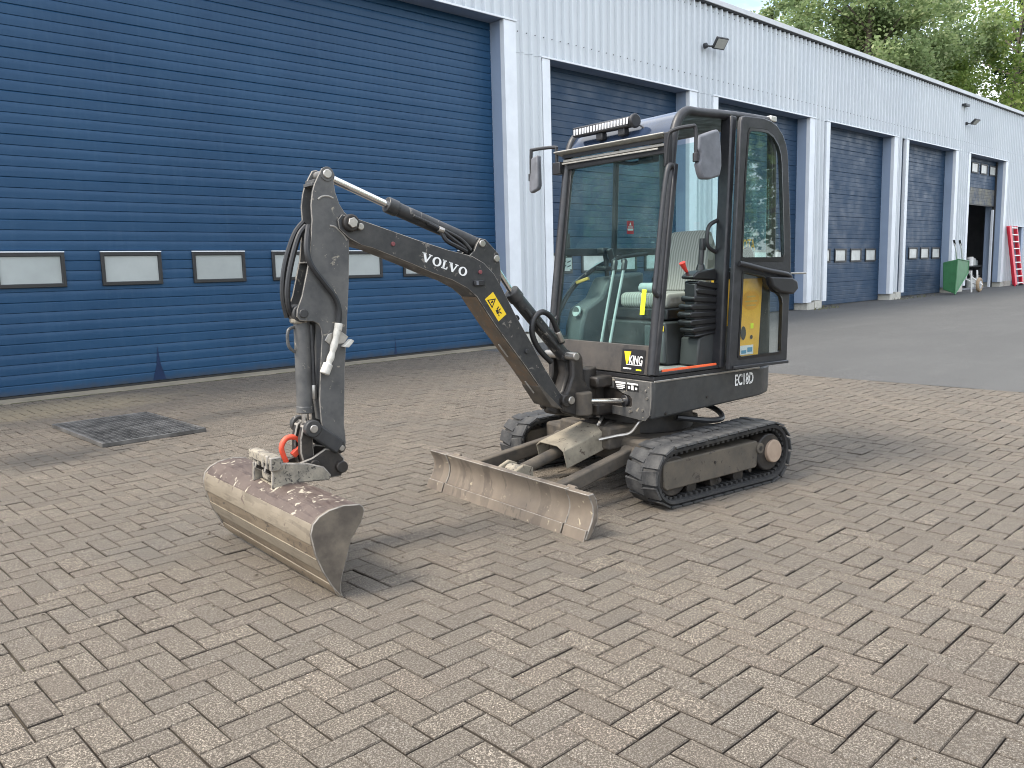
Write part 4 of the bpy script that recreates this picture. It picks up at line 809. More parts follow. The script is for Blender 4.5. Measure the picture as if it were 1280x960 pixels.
# ---------------- ditching bucket
def bt(v):       # slight yaw and tilt of the bucket: far end a little forward and higher
    t = (.62-v.y)/1.2; return Vector((v.x+.10*t, v.y, v.z*(1+.0*t)+.02*t))
def shell_pts(): return [(2.395, .388), (2.466, .395), (2.532, .386), (2.574, .366), (2.602, .338), (2.614, .300), (2.610, .25), (2.592, .185), (2.566, .122), (2.533, .06), (2.513, .022), (2.500, .002)]
S = shell_pts(); th_ = .012
def inner(pts):
    res = []
    for i, p in enumerate(pts):
        a = Vector(pts[max(i-1, 0)]); b = Vector(pts[min(i+1, len(pts)-1)]); d = (b-a).normalized(); n = Vector((d.y, -d.x)); n = n if (Vector((2.45, .2))-Vector(p)).dot(n) > 0 else -n
        res.append((p[0]+n.x*th_, p[1]+n.y*th_))
    return res
SI = inner(S)
bu = empty('bucket'); bu.parent = ex
def strip(i0, i1, mat, name, lift=0):
    o_ = S[i0:i1+1]; i_ = SI[i0:i1+1]
    if lift:
        o_ = [(p[0]+(p[0]-q[0])*lift, p[1]+(p[1]-q[1])*lift) for p, q in zip(o_, i_)]
    return P(G().prism(o_+i_[::-1], -.56, .615, 'y', bt), name, mat, bu, .0015, 60)
strip(0, 2, 'bucket_brown', 'top_plate'); strip(2, 4, 'bucket_brown', 'upper_shell'); strip(4, 6, 'bucket_beige', 'back_shell', .25); strip(6, 7, 'bucket_worn', 'back_shell'); strip(7, 8, 'bucket_beige', 'wear_band', .35); strip(8, 9, 'bucket_worn', 'lower_shell'); strip(9, 10, 'bucket_beige', 'wear_band', .3)
P(G().prism([(2.536, .058), (2.521, .020), (2.492, -.010), (2.486, -.002), (2.505, .024), (2.520, .060)], -.575, .63, 'y', lambda v: bt(v)), 'cutting_lip', 'bucket_worn', bu, .002)
side = [(2.392, .390), (2.375, .375), (2.371, .355), (2.389, .306), (2.438, .245), (2.464, .165), (2.491, .087), (2.500, .04), (2.494, .000), (2.507, .012), (2.540, .06), (2.575, .13), (2.604, .21), (2.620, .30), (2.608, .342), (2.578, .370), (2.532, .390), (2.466, .399)]
P(G().prism(side, .615, .632, 'y', bt), 'end_plate', 'bucket_side', bu, .004, 50); P(G().prism(side, -.577, -.56, 'y', bt), 'end_plate', 'bucket_side', bu, .004, 50)
for ya in (-.10, .105): P(G().prism([(2.265, .375), (2.255, .40), (2.29, .445), (2.37, .475), (2.49, .495), (2.545, .47), (2.55, .38), (2.42, .388)], ya, ya+.02, 'y', bt), 'bucket_ear', 'coupler_mud', bu, .006)
P(G().obox(bt(Vector((2.525, -.125, .51))), bt(Vector((2.525, .14, .51))), .05, .045), 'ear_beam', 'coupler_mud', bu, .008)
for yy in (-.10, -.045, .015, .07, .12): P(G().box(2.545, 2.60, yy, yy+.026, .475, .54), 'beam_tooth', 'coupler_mud', bu, .006)
P(G().box(2.44, 2.58, -.08, .105, .384, .40), 'ear_pad', 'guard_mud', bu, .004)

# ================================================================== CAB
CT = 2.275
def slope(z): return .402+(.225-.402)*(z-.735)/(2.01-.735)      # windscreen plane x at height z
# floor, lower front panel
P(G().box(-.70, .38, YR+.03, YL-.03, .728, .745), 'cab_floor', 'floor_mud', None, .002)
fpan = P(G().prism([(slope(.735)+.006, .735), (slope(.905)+.004, .905), (slope(.905)-.02, .905), (slope(.735)-.02, .735)], YR+.035, YL-.04), 'front_panel', 'dusty_front', None, .003)
# pillars
def pillar(y, name='front_pillar'):
    return P(G().tube([(slope(.735)-.01, y, .74), (slope(1.2), y, 1.2), (slope(1.6), y, 1.6), (slope(2.0)-.002, y, 2.0), (.205, y, 2.12), (.165, y, 2.21), (.10, y, 2.255), (.0, y, CT-.018), (-.35, y, CT-.012), (-.66, y, CT-.018)], .028, 14, 6), name, 'cab_paint', None, 0)
pl = pillar(YL-.03); pr_ = pillar(YR+.03)
P(G().obox((slope(.74)-.015, YL-.022, .735), (slope(1.95)-.012, YL-.022, 1.95), .034, .062, (0, 1, 0)), 'pillar_inner', 'cab_paint', pl, .006)
P(G().obox((slope(.74)-.03, YL-.055, .735), (slope(2.02)-.03, YL-.055, 2.02), .02, .03, (0, 1, 0)), 'pillar_seal', 'black_rubber', pl, .003)
P(G().obox((slope(.74)-.01, YR+.065, .735), (slope(2.02)-.01, YR+.065, 2.02), .02, .03, (0, 1, 0)), 'pillar_seal', 'black_rubber', pr_, .003)
P(G().obox((slope(.74)-.03, YR+.025, .735), (slope(1.95)-.02, YR+.025, 1.95), .03, .055, (0, 1, 0)), 'pillar_inner', 'cab_paint', pr_, .006)
P(G().obox((-.185, YL-.028, .73), (-.272, YL-.028, CT-.02), .05, .085, (0, 1, 0)), 'middle_pillar', 'cab_paint', None, .01)
P(G().obox((-.185, YR+.034, 1.30), (-.23, YR+.034, CT-.02), .035, .03, (0, 1, 0)), 'middle_pillar', 'black_plastic', None, .006)
for y in (YL-.03, YR+.03): P(G().obox((-.70, y, 1.2), (-.69, y, CT-.03), .045, .05, (0, 1, 0)), 'rear_pillar', 'cab_paint', None, .01)
P(G().obox((.39, YL-.02, .742), (-.16, YL-.02, .742), .05, .02), 'door_sill', 'cab_paint', None, .004)
P(G().obox((.33, YL-.006, .757), (-.145, YL-.006, .757), .012, .016), 'orange_sill_strip', 'orange', None, .003)
for y in (YL-.03, YR+.03): P(G().obox((-.20 if y > 0 else .30, y, 1.30 if y > 0 else 1.475), (-.70, y, 1.30 if y > 0 else 1.475), .035, .05), 'waist_rail', 'cab_paint', None, .006)
P(G().obox((-.70, YL-.03, 1.32), (-.70, YR+.03, 1.32), .04, .05), 'rear_rail', 'cab_paint', None, .006)
# right hand side wall below the waist, with its sloping inner trim
P(G().prism([(.37, .74), (.33, 1.10), (.18, 1.27), (-.05, 1.40), (-.35, 1.465), (-.70, 1.475), (-.70, .74)], YR+.012, YR+.03), 'side_wall', 'cab_glass', None, 0)
P(G().tube([(.36, YR+.05, 1.03), (.22, YR+.05, 1.22), (.05, YR+.05, 1.34), (-.2, YR+.05, 1.43), (-.5, YR+.05, 1.46)], .016, 10, 6), 'side_trim', 'black_plastic', None, 0)
# roof
rf = P(G().prism([(.165, 2.21), (.10, 2.262), (.0, CT+.004), (-.35, CT+.012), (-.69, CT+.006), (-.70, CT-.02), (-.35, CT-.012), (.0, CT-.022), (.09, 2.235), (.15, 2.19)], YR+.05, YL-.05), 'roof', 'cab_paint', None, .003)
P(G().prism([(.232, 2.095), (.205, 2.155), (.165, 2.214), (.10, 2.265), (.03, 2.281), (.02, 2.27), (.09, 2.25), (.15, 2.20), (.19, 2.14), (.215, 2.09)], YR+.045, YL-.045), 'roof_front', 'roof_sky_tint', rf, .002)
P(G().obox((-.35, .1, CT+.035), (-.35, .12, CT+.06), .03, .10), 'roof_lug', 'alu', rf, .005); P(G().box(-.40, -.30, .06, .16, CT+.0, CT+.02), 'lug_base', 'cab_paint', rf, .003)
P(G().obox((-.64, YL-.03, CT-.002), (-.70, YL-.03, CT-.006), .06, .035), 'rail_end', 'alu', rf, .006)
# header and sun visor
P(G().obox((slope(2.05), YR+.05, 2.04), (slope(2.05), YL-.05, 2.04), .03, .05), 'header', 'black_plastic', None, .004)
vs_ = P(G().prism([(.225, 2.098), (.300, 2.119), (.304, 2.124), (.300, 2.130), (.22, 2.110)], YR-.01, YL-.02, 'y', lambda v: Vector((v.x, v.y, v.z-.012*(v.y+.08)))), 'sun_visor', 'visor_alu', None, .002)
P(G().obox((.25, YR+.03, 2.072), (.25, YL-.06, 2.062), .012, .016), 'visor_rail', 'visor_alu', vs_, .003); P(G().obox((.262, YR+.02, 2.055), (.262, YL-.10, 2.043), .008, .010), 'visor_wire', 'visor_alu', vs_, .002)
P(G().obox((.255, YR+.03, 2.10), (.255, YL-.05, 2.085), .01, .02), 'visor_shadow_gap', 'black_plastic', vs_, 0)  # black bar stands in for the shade between visor and rail
# light bar with lamps
lb = P(G().obox((.215, -.47, 2.245), (.215, .07, 2.238), .062, .062), 'light_bar', 'black_plastic', None, .012)
P(G().obox((.249, -.455, 2.243), (.249, .055, 2.236), .004, .05), 'lamp_glass', 'black_plastic', lb, .002)
for k in range(19):
    yy = -.445+k*.0272; P(G().box(.2505, .254, yy, yy+.0175, 2.222, 2.259), 'lamp_cell', 'lens', lb, .003)
for yy in (-.22, -.02): P(G().box(.19, .235, yy-.03, yy+.03, 2.165, 2.212), 'bar_foot', 'black_plastic', lb, .008)
P(G().cyl((.215, .07, 2.24), (.215, .095, 2.24), .043, 18), 'bar_cap', 'black_plastic', lb, .008)
P(G().tube([(.19, .09, 2.22), (.17, .13, 2.19), (.16, .16, 2.205)], .005, 6, 4), 'lamp_cable', 'hose', lb, 0)
# glazing
P(G().prism([(slope(.91)-.004, .91), (slope(2.03)-.004, 2.03), (slope(2.03)-.008, 2.03), (slope(.91)-.008, .91)], YR+.06, YL-.06), 'windscreen', 'front_glass', None, 0)
P(G().prism([(.26, 1.50), (.18, 2.19), (-.68, 2.22), (-.68, 1.50)], YR+.026, YR+.031), 'right_window', 'cab_glass', None, 0)
P(G().prism([(-.335, 1.33), (-.345, 2.20), (-.67, 2.20), (-.67, 1.33)], YL-.034, YL-.029), 'rear_side_window', 'cab_glass', None, 0)
P(G().box(-.702, -.697, YR+.06, YL-.06, 1.35, 2.22), 'rear_window', 'cab_glass', None, 0)
# stickers in the right window, red and pale; manual plate
yw = YR+.034
decal('red_sticker', 'print_red', ex, (-.318, yw, 1.60), (-1, 0, 0), (0, 0, 1), [rect(0, 0, .066, .092)]); decal('red_sticker_print', 'print_white', ex, (-.318, yw+.001, 1.60), (-1, 0, 0), (0, 0, 1), [poly((.022, .060), (.044, .060), (.033, .082)), rect(.01, .046, .056, .052), rect(.006, .024, .06, .038)])
decal('info_sticker', 'print_black', ex, (.283, yw, 1.362), (-1, 0, 0), (0, 0, 1), [rect(0, 0, .085, .10)]); decal('info_sticker_print', 'print_white', ex, (.283, yw+.001, 1.362), (-1, 0, 0), (0, 0, 1), [rect(0, 0, .085, .078), rect(.006, .084, .045, .094)]); decal('info_sticker_line', 'console_grey', ex, (.283, yw+.0016, 1.362), (-1, 0, 0), (0, 0, 1), [poly((.008, .012), (.036, .022), (.036, .03), (.008, .02)), poly((.046, .012), (.076, .022), (.076, .03), (.046, .02)), poly((.008, .042), (.036, .052), (.036, .06), (.008, .05)), poly((.046, .042), (.076, .052), (.076, .06), (.046, .05))])
# wiper, latch
P(G().tube([(slope(1.98)-.02, YR+.10, 2.03), (slope(1.98)-.02, YR+.07, 1.98), (slope(1.9)-.02, YR+.075, 1.93)], .008, 8, 4), 'window_latch', 'black_plastic', None, 0)
P(G().box(.235, .265, YR+.04, YR+.07, 1.50, 1.60), 'window_catch', 'black_plastic', None, .006)
P(G().tube([(slope(2.0)-.05, -.15, 2.03), (slope(2.0)-.06, .0, 2.00), (slope(2.0)-.06, .12, 2.005)], .012, 8, 4), 'wiper_motor_cable', 'black_plastic', None, 0); P(G().box(.12, .19, .08, .2, 1.99, 2.04), 'wiper_motor', 'black_plastic', None, .012)
# grab handle outside on the near pillar
P(G().tube([(.255, YL-.012, 1.925), (.285, YL+.03, 1.932), (.325, YL+.035, 1.905), (.365, YL+.035, 1.70), (.42, YL+.035, 1.30), (.43, YL+.035, 1.235), (.41, YL+.03, 1.205), (.355, YL-.012, 1.20)], .0155, 10, 5), 'grab_handle', 'cab_paint', None, 0)
P(G().tube([(-.235, YL-.06, 1.645), (-.15, YL-.065, 1.61), (-.125, YL-.065, 1.55), (-.135, YL-.065, 1.48), (-.225, YL-.06, 1.435)], .0125, 10, 5), 'inner_grab_handle', 'black_plastic', None, 0)
# fluorescent strip on the pillar and mark on the sill box
P(G().obox((slope(1.085)+.008, YL-.135, 1.085), (slope(1.233)+.008, YL-.135, 1.233), .036, .003, (1, 0, 0)), 'fluorescent_strip', 'lime', None, 0)
# sticker on the lower front panel
cu, cv = Vector((0, 1, 0)), Vector((-.139, 0, 1)); co = Vector((slope(.745)+.0075, .147, .742))
decal('panel_sticker', 'print_black', ex, co, cu, cv, [rect(0, 0, .197, .138)], .0006)
decal('sticker_initial', 'print_yellow', ex, co, cu, cv, [poly((.018, .124), (.078, .124), (.066, .085), (.052, .046), (.044, .046))], .0014)
kv, kf = words('KING', .066, .050, .112, .052, .018)
decal('sticker_word', 'print_white', ex, co, cu, cv, [(kv, kf), rect(.044, .044, .178, .048), rect(.02, .018, .09, .026)], .0014); decal('sticker_foot', 'lime', ex, co, cu, cv, [rect(.13, .014, .175, .022)], .0014)
# ---------------- mirrors
mr = P(G().tube([(.30, YL+.0, 1.945), (.30, YL+.02, 2.09), (.285, YL+.045, 2.125), (.22, YL+.11, 2.14), (.195, YL+.125, 2.125), (.195, YL+.13, 1.97)], .0115, 8, 6), 'mirror_arm', 'black_plastic', None, 0)
P(G().box(.265, .30, YL-.02, YL+.02, 1.93, 2.12), 'mirror_bracket', 'black_plastic', mr, .005)
ml = [(.192, 2.086), (.10, 2.115), (.03, 2.135), (.012, 2.11), (-.002, 2.0), (-.004, 1.93), (.010, 1.872), (.09, 1.852), (.155, 1.850), (.175, 1.88), (.195, 1.935), (.178, 1.955), (.178, 1.99), (.196, 2.01)]
P(G().prism(ml, YL+.105, YL+.15), 'mirror_shell', 'grey_plastic', mr, .014, 40, 3); P(G().cyl((.195, YL+.128, 1.995), (.195, YL+.128, 1.945), .018, 12), 'mirror_joint', 'black_plastic', mr, .004)
m2 = P(G().tube([(.265, YR-.02, 2.045), (.27, YR-.02, 2.15), (.272, YR-.04, 2.172), (.30, YR-.23, 2.178), (.305, YR-.25, 2.16), (.305, YR-.255, 1.995)], .0115, 8, 6), 'mirror_arm', 'black_plastic', None, 0)
P(G().box(.24, .285, YR-.05, YR+.03, 1.99, 2.07), 'mirror_bracket', 'black_plastic', m2, .006)
P(G().prism([(YR-.225, 2.12), (YR-.155, 2.135), (YR-.150, 1.93), (YR-.165, 1.905), (YR-.24, 1.885), (YR-.255, 1.905), (YR-.25, 1.98), (YR-.235, 2.02)], .29, .33, 'x'), 'mirror_shell', 'grey_plastic', m2, .012, 40, 3); P(G().cyl((.305, YR-.255, 2.02), (.305, YR-.255, 1.97), .020, 12), 'mirror_joint', 'black_plastic', m2, .004)

# ---------------- seat, consoles, levers
se = empty('operator_seat'); se.parent = ex
bpro = [(-.33, 1.20), (-.35, 1.30), (-.375, 1.45), (-.41, 1.56), (-.44, 1.60), (-.485, 1.59), (-.475, 1.48), (-.44, 1.30), (-.42, 1.19)]
def rnd_back(v): k = max(0, (v.z-1.40)/.2); s = 1-.32*k*k; return Vector((v.x, -.08+(v.y+.08)*s, v.z))
g = G(); ny = 10
ys_ = [-.31+.46*i/ny for i in range(ny+1)]; m = len(bpro); vs = []
for i, y in enumerate(ys_):
    e_ = 1-abs(2*i/ny-1)**6*.35; c = Vector((sum(p[0] for p in bpro)/m, 0, sum(p[1] for p in bpro)/m))
    for p in bpro: vs.append(rnd_back(Vector((c.x+(p[0]-c.x)*(.75+.25*e_)-.0, y, c.z+(p[1]-c.z)*(.9+.1*e_)))))
g.add(vs, [(i*m+k, i*m+(k+1) % m, (i+1)*m+(k+1) % m, (i+1)*m+k) for i in range(ny) for k in range(m)]+[tuple(range(m))[::-1], tuple(range(ny*m, ny*m+m))]); P(g, 'backrest', 'seat_cloth', se, .012, 60, 3)
P(G().box(-.42, .0, -.30, .14, 1.10, 1.20), 'cushion', 'seat_cloth', se, .035, 60, 4); P(G().box(-.42, .02, -.31, .16, 1.03, 1.10), 'seat_base', 'black_plastic', se, .01)
P(G().prism([(.06, .75), (.08, 1.02), (-.30, 1.02), (-.30, .75)], -.33, .20), 'seat_box', 'console', None, .012)
P(G().box(.0, .085, .02, .19, .76, 1.0), 'seat_box_panel', 'console_grey', None, .012)
decal('seat_box_label', 'print_yellow', ex, (.082, .145, .965), (-.02, 1, 0), (0, 0, 1), [rect(0, 0, .05, .034)], .006)
# left console with rubber bellows and joystick
lcn = P(G().prism([(-.02, .75), (-.04, .92), (-.20, .98), (-.33, .98), (-.33, .75)], .22, .37), 'left_console', 'console', None, .01)
zs = [.925, .955, 1.0, 1.048, 1.096, 1.144, 1.192, 1.240, 1.285]
for k in range(len(zs)-1):
    z0, z1 = zs[k], zs[k+1]; t = k/(len(zs)-2); xf = .000+.055*math.sin(math.pi*min(1, t*1.15))-.02*t; xb = -.20-.02*t; dz = .05*(t-.35)
    pr = [(xf, z0+.004), (xf+.012, (z0+z1)/2), (xf, z1-.008), (xb, z1-.008-dz), (xb, z0+.004-dz)]
    P(G().prism(pr, .275, .385), 'bellows_fold', 'black_rubber', lcn, .008, 50, 2)
P(G().box(-.18, .0, .285, .375, .94, 1.26), 'bellows_core', 'black_rubber', lcn, .01)
P(G().prism([(.02, 1.285), (.03, 1.30), (-.02, 1.33), (-.18, 1.345), (-.19, 1.27)], .28, .38), 'bellows_top', 'black_rubber', lcn, .012)
js = P(G().tube([(-.13, .30, 1.33), (-.135, .30, 1.42), (-.15, .30, 1.50)], .017, 10, 4), 'joystick', 'black_plastic', None, 0); P(G().cyl((-.13, .30, 1.325), (-.132, .30, 1.375), .034, 14, .022), 'joystick_boot', 'black_rubber', js, .006); P(G().tube([(-.145, .30, 1.46), (-.15, .30, 1.53)], .022, 10, 1), 'grip', 'black_plastic', js, .004)
P(G().tube([(-.02, .29, 1.325), (.01, .29, 1.36), (.025, .29, 1.385)], lambda t: .008+.013*t, 10, 4), 'red_lever_knob', 'red_knob', None, 0)
# right console with monitor disc, joystick, armrest
rcn = P(G().prism([(.30, .75), (.28, .98), (.24, 1.10), (.10, 1.17), (.02, 1.30), (-.3, 1.33), (-.3, .75)], YR+.05, -.36), 'right_console', 'console_grey', None, .02)
P(G().cyl((.262, -.42, 1.08), (.275, -.42, 1.085), .038, 22), 'gauge', 'knob_light', rcn, .004); P(G().cyl((.274, -.42, 1.085), (.277, -.42, 1.085), .028, 22), 'gauge_face', 'console_grey', rcn, 0)
P(G().obox((.20, -.50, 1.27), (.16, -.42, 1.30), .03, .02), 'key_tag', 'print_gold', rcn, .003)
rj = P(G().tube([(.03, -.38, 1.31), (.04, -.38, 1.42), (.055, -.38, 1.475)], .016, 10, 4), 'joystick', 'black_plastic', None, 0); P(G().box(.02, .085, -.425, -.355, 1.455, 1.50), 'grip', 'black_plastic', rj, .014, seg=3); P(G().cyl((.02, -.335, 1.40), (.05, -.335, 1.49), .021, 12), 'grip', 'black_plastic', rj, .006); P(G().box(-.02, .09, -.43, -.33, 1.345, 1.375), 'joystick_plate', 'black_plastic', rj, .008)
for yy, dx in ((-.10, 0), (-.02, -.008)):
    lv = P(G().tube([(.345, yy, .80), (.34, yy, .90), (.225+dx, yy, 1.36)], .009, 8, 3), 'travel_lever', 'knob_light', None, 0); P(G().tube([(.228+dx, yy, 1.35), (.212+dx, yy-.005, 1.40), (.20+dx, yy-.03, 1.405)], .018, 8, 4), 'lever_grip', 'black_plastic', lv, 0)
P(G().tube([(.10, .02, 1.235), (.10, .10, 1.235), (.10, .17, 1.235)], .032, 12, 3), 'armrest_roll', 'knob_light', None, 0)

# ---------------- door, swung right back against the flank
YDo = YL+.035
outer_d = [(-.181, .722), (-.205, 1.10), (-.229, 1.514), (-.27, 2.215), (-.285, 2.243), (-.31, 2.249), (-.479, 2.250), (-.56, 2.238), (-.62, 2.212), (-.675, 2.165), (-.71, 2.11), (-.73, 2.045), (-.77, 1.60), (-.782, 1.36), (-.765, .95), (-.757, .735), (-.742, .716)]
up_w = [(-.283, 1.385), (-.298, 1.65), (-.312, 1.931), (-.335, 2.155), (-.352, 2.175), (-.45, 2.180), (-.52, 2.175), (-.579, 2.150), (-.63, 2.10), (-.655, 2.05), (-.667, 1.99), (-.69, 1.70), (-.712, 1.41), (-.695, 1.383)]
lo_w = [(-.262, .795), (-.28, 1.05), (-.296, 1.315), (-.315, 1.324), (-.505, 1.292), (-.522, 1.275), (-.53, 1.24), (-.56, 1.207), (-.655, 1.175), (-.69, 1.15), (-.702, 1.11), (-.698, .95), (-.694, .795), (-.68, .785), (-.28, .783)]
dr = holed('cab_door', outer_d, [up_w, lo_w], YDo, YDo+.032, 'cab_paint', ex, None, .007, 3)
dr['label'] = 'glazed cab door swung open against the flank'
dr.location = (0, 0, 0)
def shrink(lp, k): 
    cx = sum(p[0] for p in lp)/len(lp); cz = sum(p[1] for p in lp)/len(lp); return [(cx+(x-cx)*k, cz+(z-cz)*k) for x, z in lp]
for wn in (up_w, lo_w):
    P(G().prism(shrink(wn, 1.03), YDo+.012, YDo+.016), 'window_pane', 'door_glass', dr, 0)
    big = shrink(wn, 1.012); sm = shrink(wn, .955); n_ = len(wn); g = G(); vs = [(x, YDo+.034, z) for x, z in big]+[(x, YDo+.036, z) for x, z in sm]+[(x, YDo+.020, z) for x, z in big]+[(x, YDo+.02, z) for x, z in sm]
    g.add(vs, [(i, (i+1) % n_, (i+1) % n_+n_, i+n_) for i in range(n_)]+[(i+n_, (i+1) % n_+n_, (i+1) % n_+3*n_, i+3*n_) for i in range(n_)]+[(i, i+2*n_, (i+1) % n_+2*n_, (i+1) % n_) for i in range(n_)]); P(g, 'window_seal', 'black_rubber', dr, 0)
P(G().obox((-.21, YDo+.045, .735), (-.745, YDo+.045, .73), .02, .02), 'door_foot_rail', 'cab_paint', dr, .004)
P(G().tube([(-.245, YDo+.05, 1.372), (-.30, YDo+.06, 1.362), (-.50, YDo+.062, 1.325), (-.70, YDo+.06, 1.295), (-.75, YDo+.05, 1.27)], .016, 10, 5), 'door_bar', 'black_plastic', dr, 0)
P(G().prism([(-.52, 1.285), (-.74, 1.275), (-.80, 1.25), (-.81, 1.20), (-.76, 1.165), (-.62, 1.185), (-.55, 1.22)], YDo+.033, YDo+.075), 'door_lock', 'black_plastic', dr, .012, seg=3)
P(G().obox((-.74, YDo+.06, 1.30), (-.90, YDo+.06, 1.298), .012, .012), 'striker', 'dull_steel', dr, .003)
P(G().cyl((-.46, YL-.05, 1.415), (-.46, YL-.02, 1.415), .06, 20), 'latch_disc', 'black_plastic', None, .008); P(G().box(-.60, -.50, YL-.06, YL-.02, 1.335, 1.375), 'yellow_latch', 'yellow_paint', None, .01)
for zz in (.98, 1.86): P(G().cyl((-.235 if zz < 1.5 else -.285, YL+.025, zz-.045), (-.24 if zz < 1.5 else -.29, YL+.025, zz+.045), .014, 12), 'hinge', 'dull_steel', dr, .003)
# marks seen through the door glass: oval mark, holes, plate on the yellow cover
yc = .392
n_ = 28; decal('oval_mark', 'orange_print', ex, (-.50, yc, 1.135), (-1, 0, 0), (0, 0, 1), [([(.085*math.cos(2*math.pi*i/n_), .062*math.sin(2*math.pi*i/n_)) for i in range(n_)], [tuple(range(n_))])], .001)
decal('oval_print', 'print_gold', ex, (-.50, yc+.001, 1.135), (-1, 0, 0), (0, 0, 1), [rect(-.04, .02, .045, .03), rect(-.06, -.01, .065, 0), rect(-.045, -.035, .05, -.026)], .001)
for a, b, r_, s_ in ((-.43, .93, .026, 1.7), (-.51, .90, .014, 1), (-.37, .99, .016, 1)):
    decal('cover_hole', 'greasy', ex, (a, yc, b), (-1, 0, 0), (0, 0, 1), [([(r_*math.cos(2*math.pi*i/16), r_*s_*math.sin(2*math.pi*i/16)) for i in range(16)], [tuple(range(16))])], .0012)
decal('yellow_mark', 'lime', ex, (-.50, yc, .955), (-1, 0, 0), (0, 0, 1), [rect(0, 0, .03, .034)], .0012); decal('cover_plate', 'print_white', ex, (-.40, yc, .79), (-1, 0, 0), (0, 0, 1), [rect(0, 0, .13, .06)], .001); decal('cover_plate_print', 'print_blue', ex, (-.40, yc+.001, .79), (-1, 0, 0), (0, 0, 1), [rect(.01, .008, .06, .03), rect(.07, .015, .12, .045)], .001)
decal('cover_plate_blue', 'print_blue', ex, (-.365, yc, 1.235), (-1, 0, 0), (0, 0, 1), [rect(0, 0, .05, .05)], .001)
# gold lettering low in the rear side window
gv, gf = words('ROTA', 0, 0, .15, .075, .012); decal('window_lettering', 'print_gold', ex, (-.385, YL-.0285, 1.445), (-1, 0, .04), (0, 0, 1), [(gv, gf)], .001)

# ================================================================== TREES
def leaf_mat(name, c0, c1, c2):
    m, nt, b = base(name, .6, 0, .3); p = pos(nt)
    at = N(nt, 'ShaderNodeAttribute', attribute_name='tone'); sep = N(nt, 'ShaderNodeSeparateColor'); L(nt, at.outputs['Color'], sep.inputs[0])
    c = mixc(nt, sep.outputs[0], c0, c1); c = mixc(nt, ramp(nt, sep.outputs[1], .72, 1), c, c2); L(nt, c, b.inputs['Base Color'])
    tr = N(nt, 'ShaderNodeBsdfTranslucent'); L(nt, c, tr.inputs[0]); mxs = N(nt, 'ShaderNodeMixShader'); mxs.inputs[0].default_value = .5
    o = nt.nodes['Material Output']; L(nt, b.outputs[0], mxs.inputs[1]); L(nt, tr.outputs[0], mxs.inputs[2]); L(nt, mxs.outputs[0], o.inputs[0])
leaf_mat('leaf_poplar', (.125, .185, .078), (.26, .34, .15), (.42, .47, .26)); leaf_mat('leaf_lime', (.12, .195, .05), (.28, .37, .10), (.45, .5, .18)); leaf_mat('leaf_fir', (.02, .045, .03), (.04, .075, .05), (.06, .09, .06))
painted('bark', (.06, .05, .04), (.13, .11, .085), .95, (.4, .7), 2, fine=12, bumpy=.5)
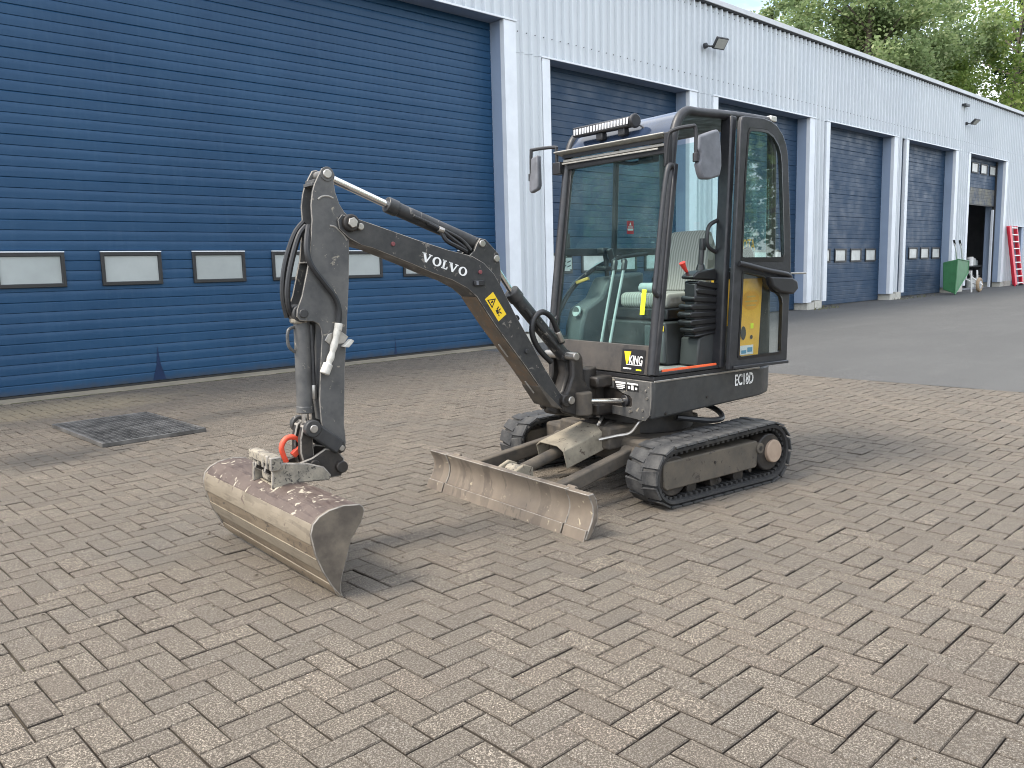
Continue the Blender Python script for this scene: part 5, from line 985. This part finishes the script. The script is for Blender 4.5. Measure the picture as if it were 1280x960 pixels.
def tree(name, base_p, height, crown_r, crown_z, nleaf, mat, label, seed, lean=(0, 0), leafs=.17, clumps=70, group='trees behind the warehouse', squash=1.0):
    q = random.Random(seed); root = empty(name, base_p); tag(root, label, 'tree', group)
    top = Vector((lean[0], lean[1], height)); g = G(); r0 = height*.018
    tp = [Vector((0, 0, -.1)), Vector((lean[0]*.15, lean[1]*.15, height*.22)), Vector((lean[0]*.45+q.uniform(-.4, .4), lean[1]*.45, height*.5)), Vector((lean[0]*.8, lean[1]*.8+q.uniform(-.4, .4), height*.76)), top*.95]
    g.tube(tp, lambda t: r0*(1-.9*t)+.03, 9, 5); g.build('trunk', 'bark', root, 0, 60)
    cc = Vector((lean[0]*.7, lean[1]*.7, crown_z)); g = G(); sp = spline(tp, 6); cl = []
    for k in range(clumps):
        # clump centres biased to the outer part of an uneven crown
        while True:
            v = Vector((q.uniform(-1, 1), q.uniform(-1, 1), q.uniform(-1, 1)))
            if .12 < v.length < 1: break
        v = v.normalized()*(v.length**.5); wob = 1+.28*math.sin(3.1*v.x+seed)+.2*math.sin(5.3*v.z+2*v.y+seed*2)
        c = cc+Vector((v.x*crown_r*wob, v.y*crown_r*wob, v.z*crown_r*1.15*squash*wob)); cl.append((c, crown_r*q.uniform(.13, .27)))
        a = min(sp[6:], key=lambda s_: (s_-(c-Vector((0, 0, crown_r*.45)))).length); mid = a.lerp(c, .5)+Vector((q.uniform(-.4, .4), q.uniform(-.4, .4), q.uniform(-.2, .6)))
        if k % 3 == 0: g.tube([a, mid, c], lambda t, w_=q.uniform(.03, .09): w_*(1-.8*t)+.015, 6, 4)
    g.build('limbs', 'bark', root, 0, 60)
    V, F_, T = [], [], []; per = nleaf//clumps
    for c, r_ in cl:
        ct = q.random()*.5
        for _ in range(int(per*(.55+.9*q.random()))):
            d = Vector((q.gauss(0, 1), q.gauss(0, 1), q.gauss(0, .8)))*r_*.62; p = c+d; s_ = leafs*q.uniform(.7, 1.35)
            a = Vector((q.gauss(0, 1), q.gauss(0, 1), q.gauss(0, .6))).normalized(); b = a.cross(Vector((q.gauss(0, 1), q.gauss(0, 1), q.gauss(0, 1)))).normalized()
            n = len(V); V += [p-a*s_*.6, p+b*s_*.42, p+a*s_*.7, p-b*s_*.42]; F_.append((n, n+1, n+2, n+3)); T.append((min(1, ct+q.random()*.6), q.random(), 0, 1))
    me = bpy.data.meshes.new('crown'); me.from_pydata(V, [], F_); at = me.color_attributes.new('tone', 'FLOAT_COLOR', 'CORNER'); buf = []
    for t in T: buf += list(t)*4
    at.data.foreach_set('color', buf); mkobj('crown', me, mat, root, 0, 0)
    return root
tree('poplar_tree', (57.0, 25.2, -.1), 24, 5.3, 15.0, 36000, 'leaf_poplar', 'large dense grey green tree above the roof, left of the bare limbs', 4, (.5, 0), .21, 90)
tree('poplar_tree', (63.5, 25.0, -.1), 26, 5.2, 18.0, 20000, 'leaf_poplar', 'open tree with dark bare limbs against the sky above the roof', 11, (1.2, -.4), .21, 60)
tree('lime_tree', (73.0, 21.0, -.1), 22, 6.4, 13.6, 34000, 'leaf_lime', 'yellow green tree above the roof at the right edge', 21, (.8, -.6), .22, 85)
tree('young_tree', (49.0, 27.5, -.1), 17.6, 1.9, 15.4, 3200, 'leaf_poplar', 'thin wispy tree top at the left end of the trees', 31, (.2, 0), .2, 22)
tree('spruce_tree', (79.0, 21.5, -.1), 23, 2.2, 18.5, 6000, 'leaf_fir', 'dark pointed conifer behind the yellow green tree', 41, (0, 0), .2, 40, squash=1.8)
tree('lime_tree', (66.0, 27.0, -.1), 18, 4.6, 11.5, 20000, 'leaf_lime', 'low green tree filling the gap under the bare limbs', 51, (0, 0), .22, 55)
tl = ['green tree across the yard, seen in the middle of the door glass reflection', 'taller green tree across the yard, reflected right of the middle in the door glass', 'green tree across the yard, last on the right in the door glass reflection', 'green tree across the yard, first on the left in the door glass reflection']
for k, (x, y, h, r_) in enumerate(((17, -15, 11, 4.8), (23.5, -18, 13, 5.4), (31, -17, 12, 5.2), (12, -19, 12, 5.0))):
    tree('yard_tree', (x, y, 0), h, r_, h*.45, 11000, 'leaf_lime', tl[k], 60+k, (0, 0), .26, 45, 'trees reflected in the door glass')
